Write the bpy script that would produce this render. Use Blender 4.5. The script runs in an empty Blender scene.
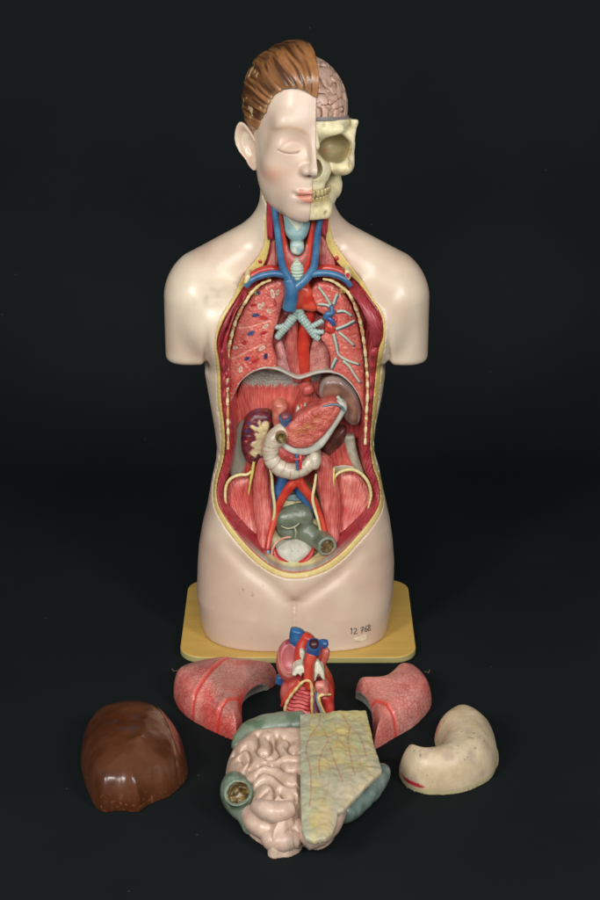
import bpy, math, numpy as np
from mathutils import Vector
# ------------------------------------------------------------------ camera, world, lights, exposure
# lengths below are written in "u" (1 u = 1.4 mm); the standing model is about 600 u = 0.84 m tall
S = 0.0014
D, H, FPX = 1650.0, 870.0, 1760.0
TH = math.radians(22.2)
sc = bpy.context.scene
cam_d = bpy.data.cameras.new('camera'); cam = bpy.data.objects.new('camera', cam_d)
sc.collection.objects.link(cam); sc.camera = cam
cam.location = (0, -D*S, H*S); cam.rotation_euler = (math.radians(90)-TH, 0, 0)
cam_d.sensor_fit = 'VERTICAL'; cam_d.sensor_height = 36.0; cam_d.lens = 36.0*FPX/900.0
cam_d.clip_start = 0.05; cam_d.clip_end = 50
w = bpy.data.worlds.new('World'); sc.world = w; w.use_nodes = True
w.node_tree.nodes['Background'].inputs[0].default_value = (0.85, 0.95, 1.0, 1)
w.node_tree.nodes['Background'].inputs[1].default_value = 0.16
def area(name, loc, target, size, power, color):
    l = bpy.data.lights.new(name, 'AREA'); l.shape = 'RECTANGLE'; l.size = size[0]; l.size_y = size[1]
    l.energy = power; l.color = color
    o = bpy.data.objects.new(name, l); sc.collection.objects.link(o)
    o.location = loc
    o.rotation_euler = (Vector(target)-Vector(loc)).to_track_quat('-Z', 'Y').to_euler()
    return o
area('softbox', (-1.55, -2.1, 1.75), (0, 0, 0.42), (0.5, 0.8), 40, (1.0, 0.97, 0.93))
area('softbox', (1.6, -2.1, 1.75), (0, 0, 0.42), (0.45, 0.8), 31, (1.0, 0.98, 0.95))
area('front_softbox', (0.0, -2.7, 1.95), (0, 0, 0.55), (1.7, 1.1), 50, (1.0, 0.98, 0.95))
sc.view_settings.view_transform = 'Standard'; sc.view_settings.look = 'None'
sc.view_settings.exposure = 0.0; sc.view_settings.gamma = 1.0
sc.render.film_transparent = False
try: sc.cycles.use_denoising = True
except Exception: pass

# ------------------------------------------------------------------ mapping from the reference photograph (600x900) to real positions
def W(px, py, Y):
    a = (px-300)/FPX; b = (450-py)/FPX
    dy = math.cos(TH)+b*math.sin(TH); dz = -math.sin(TH)+b*math.cos(TH)
    t = (Y+D)/dy
    return np.array([a*t, Y, H+dz*t])
def G(px, py, z=0.0):
    a = (px-300)/FPX; b = (450-py)/FPX
    dy = math.cos(TH)+b*math.sin(TH); dz = -math.sin(TH)+b*math.cos(TH)
    t = (z-H)/dz
    return np.array([a*t, -D+dy*t, z])
def c(h):
    h = h.lstrip('#'); v = np.array([int(h[i:i+2], 16)/255 for i in (0, 2, 4)])
    return np.where(v <= 0.04045, v/12.92, ((v+0.055)/1.055)**2.4)

# ------------------------------------------------------------------ small maths library
def _hash(i, j, k, s):
    n = (i*73856093) ^ (j*19349663) ^ (k*83492791) ^ (s*2654435)
    n = (n ^ (n >> 13))*1274126177
    n = n & 0x7fffffff
    n = (n ^ (n >> 15))*668265263 & 0x7fffffff
    return ((n >> 7) & 0xffff)/65535.0
def noise(x, y, z, sc_=1.0, seed=0):
    x = np.asarray(x, float)/sc_; y = np.asarray(y, float)/sc_; z = np.asarray(z, float)/sc_
    x, y, z = np.broadcast_arrays(x, y, z)
    i = np.floor(x).astype(np.int64); j = np.floor(y).astype(np.int64); k = np.floor(z).astype(np.int64)
    u = x-i; v = y-j; w_ = z-k
    u = u*u*u*(u*(u*6-15)+10); v = v*v*v*(v*(v*6-15)+10); w_ = w_*w_*w_*(w_*(w_*6-15)+10)
    r = 0
    for a in (0, 1):
        for b in (0, 1):
            for d in (0, 1):
                r = r + _hash(i+a, j+b, k+d, seed)*(u if a else 1-u)*(v if b else 1-v)*(w_ if d else 1-w_)
    return r*2-1
def fbm(x, y, z, s, seed=0, o=3):
    r = 0; a = 1.0; t = 0
    for q in range(o):
        r = r+a*noise(x, y, z, s/(2**q), seed+q*7); t += a; a *= .5
    return r/t*1.4
def sst(a, b, x):
    t = np.clip((x-a)/(b-a), 0, 1); return t*t*(3-2*t)
def smin(a, b, k):
    h = np.clip(0.5+0.5*(b-a)/k, 0, 1); return b*(1-h)+a*h-k*h*(1-h)
def smax(a, b, k): return -smin(-a, -b, k)
def ell(x, y, z, cx, cy, cz, rx, ry, rz):
    u = (x-cx)/rx; v = (y-cy)/ry; w_ = (z-cz)/rz
    k0 = np.sqrt(u*u+v*v+w_*w_)+1e-9
    k1 = np.sqrt((u/rx)**2+(v/ry)**2+(w_/rz)**2)+1e-9
    return k0*(k0-1)/k1
def cap(x, y, z, A, B, ra, rb):
    A = np.array(A, float); B = np.array(B, float); d = B-A; L = (d*d).sum()
    t = np.clip(((x-A[0])*d[0]+(y-A[1])*d[1]+(z-A[2])*d[2])/L, 0, 1)
    return np.sqrt((x-A[0]-t*d[0])**2+(y-A[1]-t*d[1])**2+(z-A[2]-t*d[2])**2)-(ra+(rb-ra)*t)
def mix(a, b, t):
    t = np.asarray(t)[..., None]; return a*(1-t)+b*t
def cat(pts, closed=False, n=6):
    P = np.array(pts, float); N = len(P); out = []
    for i in range(N if closed else N-1):
        if closed: a, b, c_, d = P[i-1], P[i], P[(i+1) % N], P[(i+2) % N]
        else: a, b, c_, d = P[max(i-1, 0)], P[i], P[i+1], P[min(i+2, N-1)]
        for t in np.linspace(0, 1, n, endpoint=False):
            out.append(0.5*((2*b)+(-a+c_)*t+(2*a-5*b+4*c_-d)*t*t+(-a+3*b-3*c_+d)*t**3))
    if not closed: out.append(P[-1])
    return np.array(out)
def seg_dist(P, X, Y, closed):
    d2 = np.full(X.shape, 1e12); n = len(P); ins = np.zeros(X.shape, bool)
    for i in range(n if closed else n-1):
        a = P[i]; b = P[(i+1) % n]; e = b-a; L = max((e*e).sum(), 1e-9)
        t = np.clip(((X-a[0])*e[0]+(Y-a[1])*e[1])/L, 0, 1)
        d2 = np.minimum(d2, (X-a[0]-t*e[0])**2+(Y-a[1]-t*e[1])**2)
        if closed:
            cnd = (a[1] > Y) != (b[1] > Y)
            xi = a[0]+(Y-a[1])/(b[1]-a[1]+1e-12)*(b[0]-a[0])
            ins ^= cnd & (X < xi)
    d = np.sqrt(d2)
    return np.where(ins, -d, d) if closed else d
class Grid2:
    def __init__(s, fn, lo, hi, h):
        s.lo = np.array(lo, float); s.h = h
        n = np.ceil((np.array(hi)-s.lo)/h).astype(int)+1
        X, Y = np.meshgrid(s.lo[0]+np.arange(n[0])*h, s.lo[1]+np.arange(n[1])*h, indexing='ij')
        s.v = fn(X, Y); s.n = n
    def __call__(s, x, y):
        u = np.clip((x-s.lo[0])/s.h, 0, s.n[0]-1.001); v = np.clip((y-s.lo[1])/s.h, 0, s.n[1]-1.001)
        i = u.astype(int); j = v.astype(int); u = u-i; v = v-j; V = s.v
        return V[i, j]*(1-u)*(1-v)+V[i+1, j]*u*(1-v)+V[i, j+1]*(1-u)*v+V[i+1, j+1]*u*v
def poly2(P, pad=12, h=0.7):
    P = np.array(P); return Grid2(lambda X, Y: seg_dist(P, X, Y, True), P.min(0)-pad, P.max(0)+pad, h)
def line2(Ps, lo, hi, h=0.6):
    def fn(X, Y):
        d = np.full(X.shape, 1e6)
        for P in Ps: d = np.minimum(d, seg_dist(np.array(P), X, Y, False))
        return d
    return Grid2(fn, lo, hi, h)

# ------------------------------------------------------------------ implicit surface -> mesh (surface nets)
def nets(f, lo, hi, h, K=1.7, refine=2, B=8):
    lo = np.array(lo, float); n = (np.ceil((np.array(hi)-lo)/h/B).astype(int))*B+1
    ax = [lo[i]+np.arange(n[i])*h for i in range(3)]
    nb = (n-1)//B
    cs = [lo[i]+(np.arange(nb[i])+.5)*B*h for i in range(3)]
    cx, cy, cz = np.meshgrid(*cs, indexing='ij')
    fc = f(cx.ravel(), cy.ravel(), cz.ravel()).reshape(nb)
    act = np.abs(fc) < K*h*B*0.9
    V = np.empty(n, np.float32)
    blk = np.repeat(np.repeat(np.repeat(fc, B, 0), B, 1), B, 2)
    V[:-1, :-1, :-1] = blk; V[-1] = V[-2]; V[:, -1] = V[:, -2]; V[:, :, -1] = V[:, :, -2]
    M = np.zeros(n, bool)
    for a, b, d in np.argwhere(act): M[a*B:a*B+B+1, b*B:b*B+B+1, d*B:d*B+B+1] = True
    I = np.argwhere(M)
    V[M] = f(ax[0][I[:, 0]], ax[1][I[:, 1]], ax[2][I[:, 2]])
    V = np.where(V == 0, 1e-6, V)
    for a in range(3):
        sl = [slice(None)]*3; sl[a] = 0; V[tuple(sl)] = np.maximum(V[tuple(sl)], .01)
        sl[a] = -1; V[tuple(sl)] = np.maximum(V[tuple(sl)], .01)
    ins = V < 0
    cnt = np.zeros(n-1, np.int8)
    for a in (0, 1):
        for b in (0, 1):
            for d in (0, 1): cnt += ins[a:n[0]-1+a, b:n[1]-1+b, d:n[2]-1+d]
    cell = (cnt > 0) & (cnt < 8)
    C = np.argwhere(cell); idx = np.full(n-1, -1, np.int64); idx[cell] = np.arange(len(C))
    acc = np.zeros((len(C), 3)); num = np.zeros(len(C))
    for a in range(3):
        o1, o2 = [q for q in range(3) if q != a]
        for s1 in (0, 1):
            for s2 in (0, 1):
                p = C.copy(); p[:, o1] += s1; p[:, o2] += s2
                q = p.copy(); q[:, a] += 1
                va = V[p[:, 0], p[:, 1], p[:, 2]]; vb = V[q[:, 0], q[:, 1], q[:, 2]]
                cr = (va < 0) != (vb < 0)
                t = np.where(cr, va/(va-vb+1e-20), 0)
                pt = p.astype(float); pt[:, a] += t
                acc += pt*cr[:, None]; num += cr
    P = lo+acc/num[:, None]*h
    Q = []
    for a in range(3):
        o1, o2 = (a+1) % 3, (a+2) % 3
        sa = [slice(None)]*3; sb = [slice(None)]*3
        sa[a] = slice(0, n[a]-1); sb[a] = slice(1, n[a])
        A = ins[tuple(sa)]; Bv = ins[tuple(sb)]
        E = np.argwhere(A != Bv)
        E = E[(E[:, o1] > 0) & (E[:, o2] > 0) & (E[:, o1] < n[o1]-1) & (E[:, o2] < n[o2]-1)]
        fl = A[E[:, 0], E[:, 1], E[:, 2]]
        def cid(d1, d2):
            e = E.copy(); e[:, o1] -= d1; e[:, o2] -= d2; return idx[e[:, 0], e[:, 1], e[:, 2]]
        q = np.stack([cid(1, 1), cid(0, 1), cid(0, 0), cid(1, 0)], 1)
        q[~fl] = q[~fl][:, ::-1]
        Q.append(q)
    Q = np.concatenate(Q); Q = Q[(Q >= 0).all(1)]
    for _ in range(refine):
        e = h*.25
        v = f(P[:, 0], P[:, 1], P[:, 2])
        g = np.stack([(f(P[:, 0]+e, P[:, 1], P[:, 2])-v)/e, (f(P[:, 0], P[:, 1]+e, P[:, 2])-v)/e, (f(P[:, 0], P[:, 1], P[:, 2]+e)-v)/e], 1)
        st = (v/np.maximum((g*g).sum(1), .25))[:, None]*g
        L = np.sqrt((st*st).sum(1))[:, None]
        P = P-st*np.minimum(1, .6*h/np.maximum(L, 1e-9))
    return P, Q

# ------------------------------------------------------------------ materials
MATS = {}
def mat(name, rough=0.4, coat=0.0, var=0.06, vs=60.0, bump=0.0, bs=300.0, kind='paint', spec=0.5, sss=0.0):
    """painted plaster: colour from the paint layer stored on the mesh, mottled by noise, with brush and casting bumps"""
    key = (name, rough, coat, var, vs, bump, bs, kind, spec, sss)
    if key in MATS: return MATS[key]
    m = bpy.data.materials.new(name); m.use_nodes = True; t = m.node_tree; N = t.nodes; L = t.links
    b = N['Principled BSDF']; b.inputs['Roughness'].default_value = rough
    b.inputs['Coat Weight'].default_value = coat; b.inputs['Coat Roughness'].default_value = 0.22
    b.inputs['Specular IOR Level'].default_value = spec
    if sss: 
        b.inputs['Subsurface Weight'].default_value = sss; b.inputs['Subsurface Radius'].default_value = (0.006, 0.003, 0.002); b.inputs['Subsurface Scale'].default_value = 1.0
    a = N.new('ShaderNodeAttribute'); a.attribute_name = 'Col'
    tc = N.new('ShaderNodeTexCoord')
    nz = N.new('ShaderNodeTexNoise'); nz.inputs['Scale'].default_value = vs; nz.inputs['Detail'].default_value = 6
    L.new(tc.outputs['Object'], nz.inputs['Vector'])
    mr = N.new('ShaderNodeMapRange'); mr.inputs[1].default_value = .3; mr.inputs[2].default_value = .7
    mr.inputs[3].default_value = 1-var; mr.inputs[4].default_value = 1+var
    L.new(nz.outputs[0], mr.inputs[0])
    mx = N.new('ShaderNodeVectorMath'); mx.operation = 'SCALE'
    L.new(a.outputs['Color'], mx.inputs[0]); L.new(mr.outputs[0], mx.inputs['Scale'])
    col = mx.outputs[0]
    hgt = None
    if kind == 'fibre':
        fa = N.new('ShaderNodeAttribute'); fa.attribute_name = 'fib'
        n2 = N.new('ShaderNodeTexNoise'); n2.inputs['Scale'].default_value = 1.0; n2.inputs['Detail'].default_value = 3
        L.new(fa.outputs['Vector'], n2.inputs['Vector'])
        r2 = N.new('ShaderNodeMapRange'); r2.inputs[1].default_value = .35; r2.inputs[2].default_value = .65; r2.inputs[3].default_value = 0; r2.inputs[4].default_value = 1
        L.new(n2.outputs[0], r2.inputs[0])
        m2 = N.new('ShaderNodeMix'); m2.data_type = 'RGBA'; m2.blend_type = 'MIX'
        g2 = N.new('ShaderNodeVectorMath'); g2.operation = 'MULTIPLY'; g2.inputs[1].default_value = (.80, .64, .64)
        g3 = N.new('ShaderNodeVectorMath'); g3.operation = 'MULTIPLY_ADD'; g3.inputs[1].default_value = (1.02, 1.16, 1.16); g3.inputs[2].default_value = (.05, .03, .03)
        L.new(col, g2.inputs[0]); L.new(col, g3.inputs[0])
        L.new(r2.outputs[0], m2.inputs['Factor']); L.new(g2.outputs[0], m2.inputs[6]); L.new(g3.outputs[0], m2.inputs[7])
        col = m2.outputs[2]; hgt = r2.outputs[0]
    if kind in ('lobule', 'grain'):
        v = N.new('ShaderNodeTexVoronoi'); v.feature = 'DISTANCE_TO_EDGE' if kind == 'lobule' else 'F1'
        v.inputs['Scale'].default_value = bs
        dn = N.new('ShaderNodeTexNoise'); dn.inputs['Scale'].default_value = bs*.3
        ad = N.new('ShaderNodeVectorMath'); ad.operation = 'MULTIPLY_ADD'; ad.inputs[1].default_value = ((3.0 if kind == 'lobule' else 1.2)/bs,)*3
        L.new(tc.outputs['Object'], dn.inputs['Vector']); L.new(dn.outputs['Color'], ad.inputs[0]); L.new(tc.outputs['Object'], ad.inputs[2])
        L.new(ad.outputs[0], v.inputs['Vector'])
        r2 = N.new('ShaderNodeMapRange')
        if kind == 'lobule': r2.inputs[1].default_value = .0; r2.inputs[2].default_value = .12
        else: r2.inputs[1].default_value = .2; r2.inputs[2].default_value = .75
        L.new(v.outputs['Distance'], r2.inputs[0])
        m2 = N.new('ShaderNodeMix'); m2.data_type = 'RGBA'
        dk = N.new('ShaderNodeVectorMath'); dk.operation = 'MULTIPLY'
        dk.inputs[1].default_value = (.80, .42, .44) if kind == 'lobule' else (1, 1, 1)
        lt = N.new('ShaderNodeVectorMath'); lt.operation = 'MULTIPLY'
        lt.inputs[1].default_value = (1, 1, 1) if kind == 'lobule' else (.82, .5, .5)
        L.new(col, dk.inputs[0]); L.new(col, lt.inputs[0])
        L.new(r2.outputs[0], m2.inputs['Factor']); L.new(dk.outputs[0], m2.inputs[6]); L.new(lt.outputs[0], m2.inputs[7])
        fa = N.new('ShaderNodeAttribute'); fa.attribute_name = 'amt'
        m3 = N.new('ShaderNodeMix'); m3.data_type = 'RGBA'
        nn = N.new('ShaderNodeTexNoise'); nn.inputs['Scale'].default_value = 35
        L.new(tc.outputs['Object'], nn.inputs['Vector'])
        mm = N.new('ShaderNodeMath'); mm.operation = 'MULTIPLY'
        m4 = N.new('ShaderNodeMapRange'); m4.inputs[1].default_value = .3; m4.inputs[2].default_value = .62; m4.inputs[3].default_value = .45
        L.new(nn.outputs[0], m4.inputs[0]); L.new(m4.outputs[0], mm.inputs[0]); L.new(fa.outputs['Fac'], mm.inputs[1])
        L.new(mm.outputs[0], m3.inputs['Factor']); L.new(col, m3.inputs[6]); L.new(m2.outputs[2], m3.inputs[7])
        col = m3.outputs[2]; hgt = r2.outputs[0]
    L.new(col, b.inputs['Base Color'])
    if bump:
        bp = N.new('ShaderNodeBump'); bp.inputs['Strength'].default_value = 1.0; bp.inputs['Distance'].default_value = bump*0.001
        if hgt is None:
            n3 = N.new('ShaderNodeTexNoise'); n3.inputs['Scale'].default_value = bs; n3.inputs['Detail'].default_value = 4
            L.new(tc.outputs['Object'], n3.inputs['Vector']); hgt = n3.outputs[0]
        L.new(hgt, bp.inputs['Height']); L.new(bp.outputs[0], b.inputs['Normal'])
    # uneven varnish
    r4 = N.new('ShaderNodeTexNoise'); r4.inputs['Scale'].default_value = 45; r4.inputs['Detail'].default_value = 5
    L.new(tc.outputs['Object'], r4.inputs['Vector'])
    r5 = N.new('ShaderNodeMapRange'); r5.inputs[1].default_value = .3; r5.inputs[2].default_value = .7; r5.inputs[3].default_value = max(rough-.07, .05); r5.inputs[4].default_value = rough+.1
    L.new(r4.outputs[0], r5.inputs[0]); L.new(r5.outputs[0], b.inputs['Roughness'])
    MATS[key] = m; return m
GLOSS = dict(rough=.36, coat=.25, spec=.45)

# ------------------------------------------------------------------ objects
ORG = {}
def thing(name, label, catg, loc, group=None):
    o = bpy.data.objects.new(name, None); sc.collection.objects.link(o)
    o.location = np.array(loc)*S; o.empty_display_size = .05
    o['label'] = label; o['category'] = catg
    if group: o['group'] = group
    ORG[o.name] = np.array(loc, float); return o
def mk(name, P, F, m, parent=None, col=None, fib=None, amt=None, label=None):
    """P in u, world coordinates; F list of faces (array of quads or list)"""
    o0 = np.zeros(3) if parent is None else ORG[parent.name]
    me = bpy.data.meshes.new(name); P = np.asarray(P, float)
    V = (P-o0)*S
    if isinstance(F, np.ndarray) and len(F):
        k = F.shape[1]
        me.vertices.add(len(V)); me.vertices.foreach_set('co', V.astype(np.float32).ravel())
        me.loops.add(F.size); me.loops.foreach_set('vertex_index', F.astype(np.int32).ravel())
        me.polygons.add(len(F)); me.polygons.foreach_set('loop_start', (np.arange(len(F))*k).astype(np.int32))
        me.polygons.foreach_set('loop_total', np.full(len(F), k, np.int32))
        me.update(calc_edges=True); me.validate()
    else:
        me.from_pydata([tuple(v) for v in V], [], [list(map(int, f)) for f in F]); me.update()
    me.polygons.foreach_set('use_smooth', np.ones(len(me.polygons), bool))
    if col is None: col = np.array([.5, .5, .5])
    if callable(col): col = col(P)
    col = np.broadcast_to(np.asarray(col, float), (len(P), 3))
    ca = me.color_attributes.new('Col', 'FLOAT_COLOR', 'POINT')
    ca.data.foreach_set('color', np.concatenate([np.clip(col, 0, 1), np.ones((len(P), 1))], 1).astype(np.float32).ravel())
    if fib is not None:
        if callable(fib): fib = fib(P)
        at = me.attributes.new('fib', 'FLOAT_VECTOR', 'POINT'); at.data.foreach_set('vector', np.asarray(fib, np.float32).ravel())
    am = me.attributes.new('amt', 'FLOAT', 'POINT')
    if amt is None: amt = np.ones(len(P))
    if callable(amt): amt = amt(P)
    am.data.foreach_set('value', np.broadcast_to(amt, (len(P),)).astype(np.float32))
    me.materials.append(m)
    o = bpy.data.objects.new(name, me); sc.collection.objects.link(o)
    if parent is not None: o.parent = parent
    ORG[o.name] = o0
    if label: o['label'] = label
    return o
def sdf(name, f, lo, hi, h, m, parent, xf=None, K=1.7, **kw):
    P, Q = nets(f, lo, hi, h, K)
    if xf is not None:
        for q in ('col', 'fib', 'amt'):
            if callable(kw.get(q)): kw[q] = kw[q](P)
        P = xf(P)
    return mk(name, P, Q, m, parent, **kw)
CLIP = ('flank_muscle', 'fascia_strip', 'lumbar_muscle', 'iliac_muscle', 'vault_muscle')
def prof(t):
    t = np.clip(t, 0, 1); return np.sqrt(np.clip(1-(1-t)**2, 0, 1))
def patch(name, pts, Y, back, m, parent, bulge=4, w=6, h=0.9, disp=None, closed_smooth=True, Yf=None, **kw):
    """a plaster part that fills an outline seen from the front, rounded over its edge: pts are photo points, Y its depth"""
    P2 = np.array([W(p[0], p[1], Y if len(p) < 3 else p[2])[[0, 2]] for p in pts])
    if closed_smooth: P2 = cat(P2, True, 4)
    g = poly2(P2, 6, .6); lo2 = P2.min(0); hi2 = P2.max(0)
    def f(x, y, z):
        s = g(x, z)
        hh = (Y if Yf is None else Yf(x, z))-bulge*prof(-s/w)
        if disp is not None: hh = hh-disp(x, z)
        d = np.maximum(np.maximum(s, (hh-y)*.7), y-back)
        if name in CLIP: d = np.maximum(d, body(x, y, z)+3.2)      # stays inside the skin
        return d
    y0 = Y-bulge-8 if Yf is None else -90
    P, Q = nets(f, (lo2[0]-2.5, y0, lo2[1]-2.5), (hi2[0]+2.5, back+2.5, hi2[1]+2.5), h, K=3, B=4)
    o = mk(name, P, Q, m, parent, **kw); return o
def gpatch(name, pts, zf, hgt, w, m, parent, h=1.2, disp=None, top=None, under=None, K=3, **kw):
    """a solid lying on the floor over a plan outline; zf = height at which each photo point of the outline is read"""
    P2 = np.array([G(p[0], p[1], zf(p) if callable(zf) else zf)[:2] for p in pts]); P2 = cat(P2, True, 4)
    g = poly2(P2, 8, .8); lo2 = P2.min(0); hi2 = P2.max(0)
    def f(x, y, z):
        s = g(x, y)
        t = hgt*prof(-s/w) if top is None else top(x, y, s)
        if disp is not None: t = t+disp(x, y, s)
        d = np.maximum(np.maximum(s, (z-t)*.7), -z+.02)
        if under is not None: d = np.maximum(d, under(x, y, z, s))
        return d
    P, Q = nets(f, (lo2[0]-2.5, lo2[1]-2.5, -2.5), (hi2[0]+2.5, hi2[1]+2.5, hgt+12), h, K=K, B=8)
    return mk(name, P, Q, m, parent, **kw), g, P2
def sweep(pts, r, seg=14, n=6, flat=1.0, closed=False, caps=True, rf=None):
    C = cat(pts, closed, n); N = len(C)
    R = np.interp(np.linspace(0, 1, N), np.linspace(0, 1, len(np.atleast_1d(r))), np.atleast_1d(r)) if np.ndim(r) else np.full(N, float(r))
    T = np.gradient(C, axis=0) if not closed else (np.roll(C, -1, 0)-np.roll(C, 1, 0))
    T /= np.linalg.norm(T, axis=1)[:, None]+1e-9
    if rf is not None:
        L = np.concatenate([[0], np.cumsum(np.linalg.norm(np.diff(C, axis=0), axis=1))]); R = R*rf(L)
    u = np.cross(T[0], [0, 1, 0.01]); u /= np.linalg.norm(u)
    P = []
    th = np.linspace(0, 2*np.pi, seg, endpoint=False)
    for i in range(N):
        u = u-T[i]*(u@T[i]); u /= np.linalg.norm(u); v = np.cross(T[i], u)
        P.append(C[i]+R[i]*(np.cos(th)[:, None]*u+np.sin(th)[:, None]*v*flat))
    P = np.concatenate(P); F = []
    for i in range(N if closed else N-1):
        a = i*seg; b = ((i+1) % N)*seg
        for k in range(seg): F.append((a+k, a+(k+1) % seg, b+(k+1) % seg, b+k))
    if caps and not closed:
        P = np.concatenate([P, [C[0]-T[0]*R[0]*.35], [C[-1]+T[-1]*R[-1]*.35]])
        e = (N-1)*seg
        for k in range(seg):
            F.append((len(P)-2, (k+1) % seg, k, k)[:3]); F.append((e+k, e+(k+1) % seg, len(P)-1))
    return P, F
def tube(name, pts, Y, r, m, parent, **kw):
    """pts: (px, py[, depth]) from the photo"""
    sk = {k: kw.pop(k) for k in list(kw) if k in ('seg', 'n', 'flat', 'closed', 'caps', 'rf')}
    C = [W(p[0], p[1], Y if len(p) < 3 else p[2]) for p in pts]
    P, F = sweep(C, r, **sk)
    return mk(name, P, F, m, parent, **kw)
def gtube(name, pts, r, m, parent, **kw):
    sk = {k: kw.pop(k) for k in list(kw) if k in ('seg', 'n', 'flat', 'closed', 'caps', 'rf')}
    P, F = sweep([G(*p) for p in pts], r, **sk)
    return mk(name, P, F, m, parent, **kw)

# ------------------------------------------------------------------ setting: a sweep of black cloth
def backdrop():
    ys = []
    for y in np.linspace(-1500, 420, 60): ys.append((y, 0.0))
    R = 260
    for a in np.linspace(0, math.pi/2, 18)[1:]: ys.append((420+R*math.sin(a), R-R*math.cos(a)))
    for z in np.linspace(R, 2000, 30)[1:]: ys.append((420+R, z))
    xs = np.linspace(-1500, 1500, 90)
    P = []; 
    for (y, z) in ys:
        for x in xs: P.append((x, y, z))
    P = np.array(P); P[:, 2] += np.where(P[:, 2] < 1, -.3+.25*noise(P[:, 0], P[:, 1], 0, 160, 3), 0)
    n = len(xs); F = np.array([(j*n+i, j*n+i+1, (j+1)*n+i+1, (j+1)*n+i) for j in range(len(ys)-1) for i in range(n-1)])
    m = bpy.data.materials.new('black_cloth'); m.use_nodes = True; t = m.node_tree; N = t.nodes; L = t.links
    b = N['Principled BSDF']; b.inputs['Roughness'].default_value = .8; b.inputs['Specular IOR Level'].default_value = .08
    tc = N.new('ShaderNodeTexCoord'); nz = N.new('ShaderNodeTexNoise'); nz.inputs['Scale'].default_value = 3.0; nz.inputs['Detail'].default_value = 8
    L.new(tc.outputs['Object'], nz.inputs['Vector'])
    cr = N.new('ShaderNodeValToRGB'); cr.color_ramp.elements[0].position = .3; cr.color_ramp.elements[1].position = .75
    cr.color_ramp.elements[0].color = (.0070, .0096, .0102, 1); cr.color_ramp.elements[1].color = (.0096, .0126, .0134, 1)
    L.new(nz.outputs[0], cr.inputs[0])
    # specks of lint
    v = N.new('ShaderNodeTexVoronoi'); v.inputs['Scale'].default_value = 16; L.new(tc.outputs['Object'], v.inputs['Vector'])
    lt = N.new('ShaderNodeMath'); lt.operation = 'LESS_THAN'; lt.inputs[1].default_value = .022; L.new(v.outputs['Distance'], lt.inputs[0])
    mx = N.new('ShaderNodeMix'); mx.data_type = 'RGBA'; mx.inputs[7].default_value = (.035, .04, .042, 1)
    L.new(lt.outputs[0], mx.inputs['Factor']); L.new(cr.outputs[0], mx.inputs[6]); L.new(mx.outputs[2], b.inputs['Base Color'])
    n2 = N.new('ShaderNodeTexNoise'); n2.inputs['Scale'].default_value = 700; L.new(tc.outputs['Object'], n2.inputs['Vector'])
    bp = N.new('ShaderNodeBump'); bp.inputs['Strength'].default_value = .5; bp.inputs['Distance'].default_value = .0004
    L.new(n2.outputs[0], bp.inputs['Height']); L.new(bp.outputs[0], b.inputs['Normal'])
    o = mk('backdrop', P, F, m); o['kind'] = 'structure'
backdrop()

# ------------------------------------------------------------------ the torso model
model = thing('anatomical_torso', 'upright pale-skinned half-dissected torso and head model on a yellow wooden board', 'anatomical model', (-2, 0, 0))
X0 = -4.5
SKIN = c('#d9c9b2'); SKIN2 = c('#be9d8b'); FAT = c('#cbb068'); RED = c('#9e2430'); CREAM = c('#dccb98')
m_skin = mat('painted_skin', rough=.33, coat=.22, var=.035, vs=35, bump=.12, bs=260, sss=.06)
m_gloss = mat('painted_plaster', rough=.36, coat=.3, var=.09, vs=220, bump=.25, bs=420)
m_satin = mat('painted_bone', rough=.42, coat=.12, var=.08, vs=160, bump=.3, bs=300)
m_fib = mat('painted_muscle', rough=.36, coat=.3, var=.07, vs=150, bump=.7, kind='fibre')
m_grain = mat('painted_gland', rough=.38, coat=.25, var=.07, vs=150, bump=.4, bs=620, kind='grain')
m_lob = mat('painted_lung', rough=.34, coat=.3, var=.10, vs=90, bump=.25, bs=160, kind='lobule')

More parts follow.
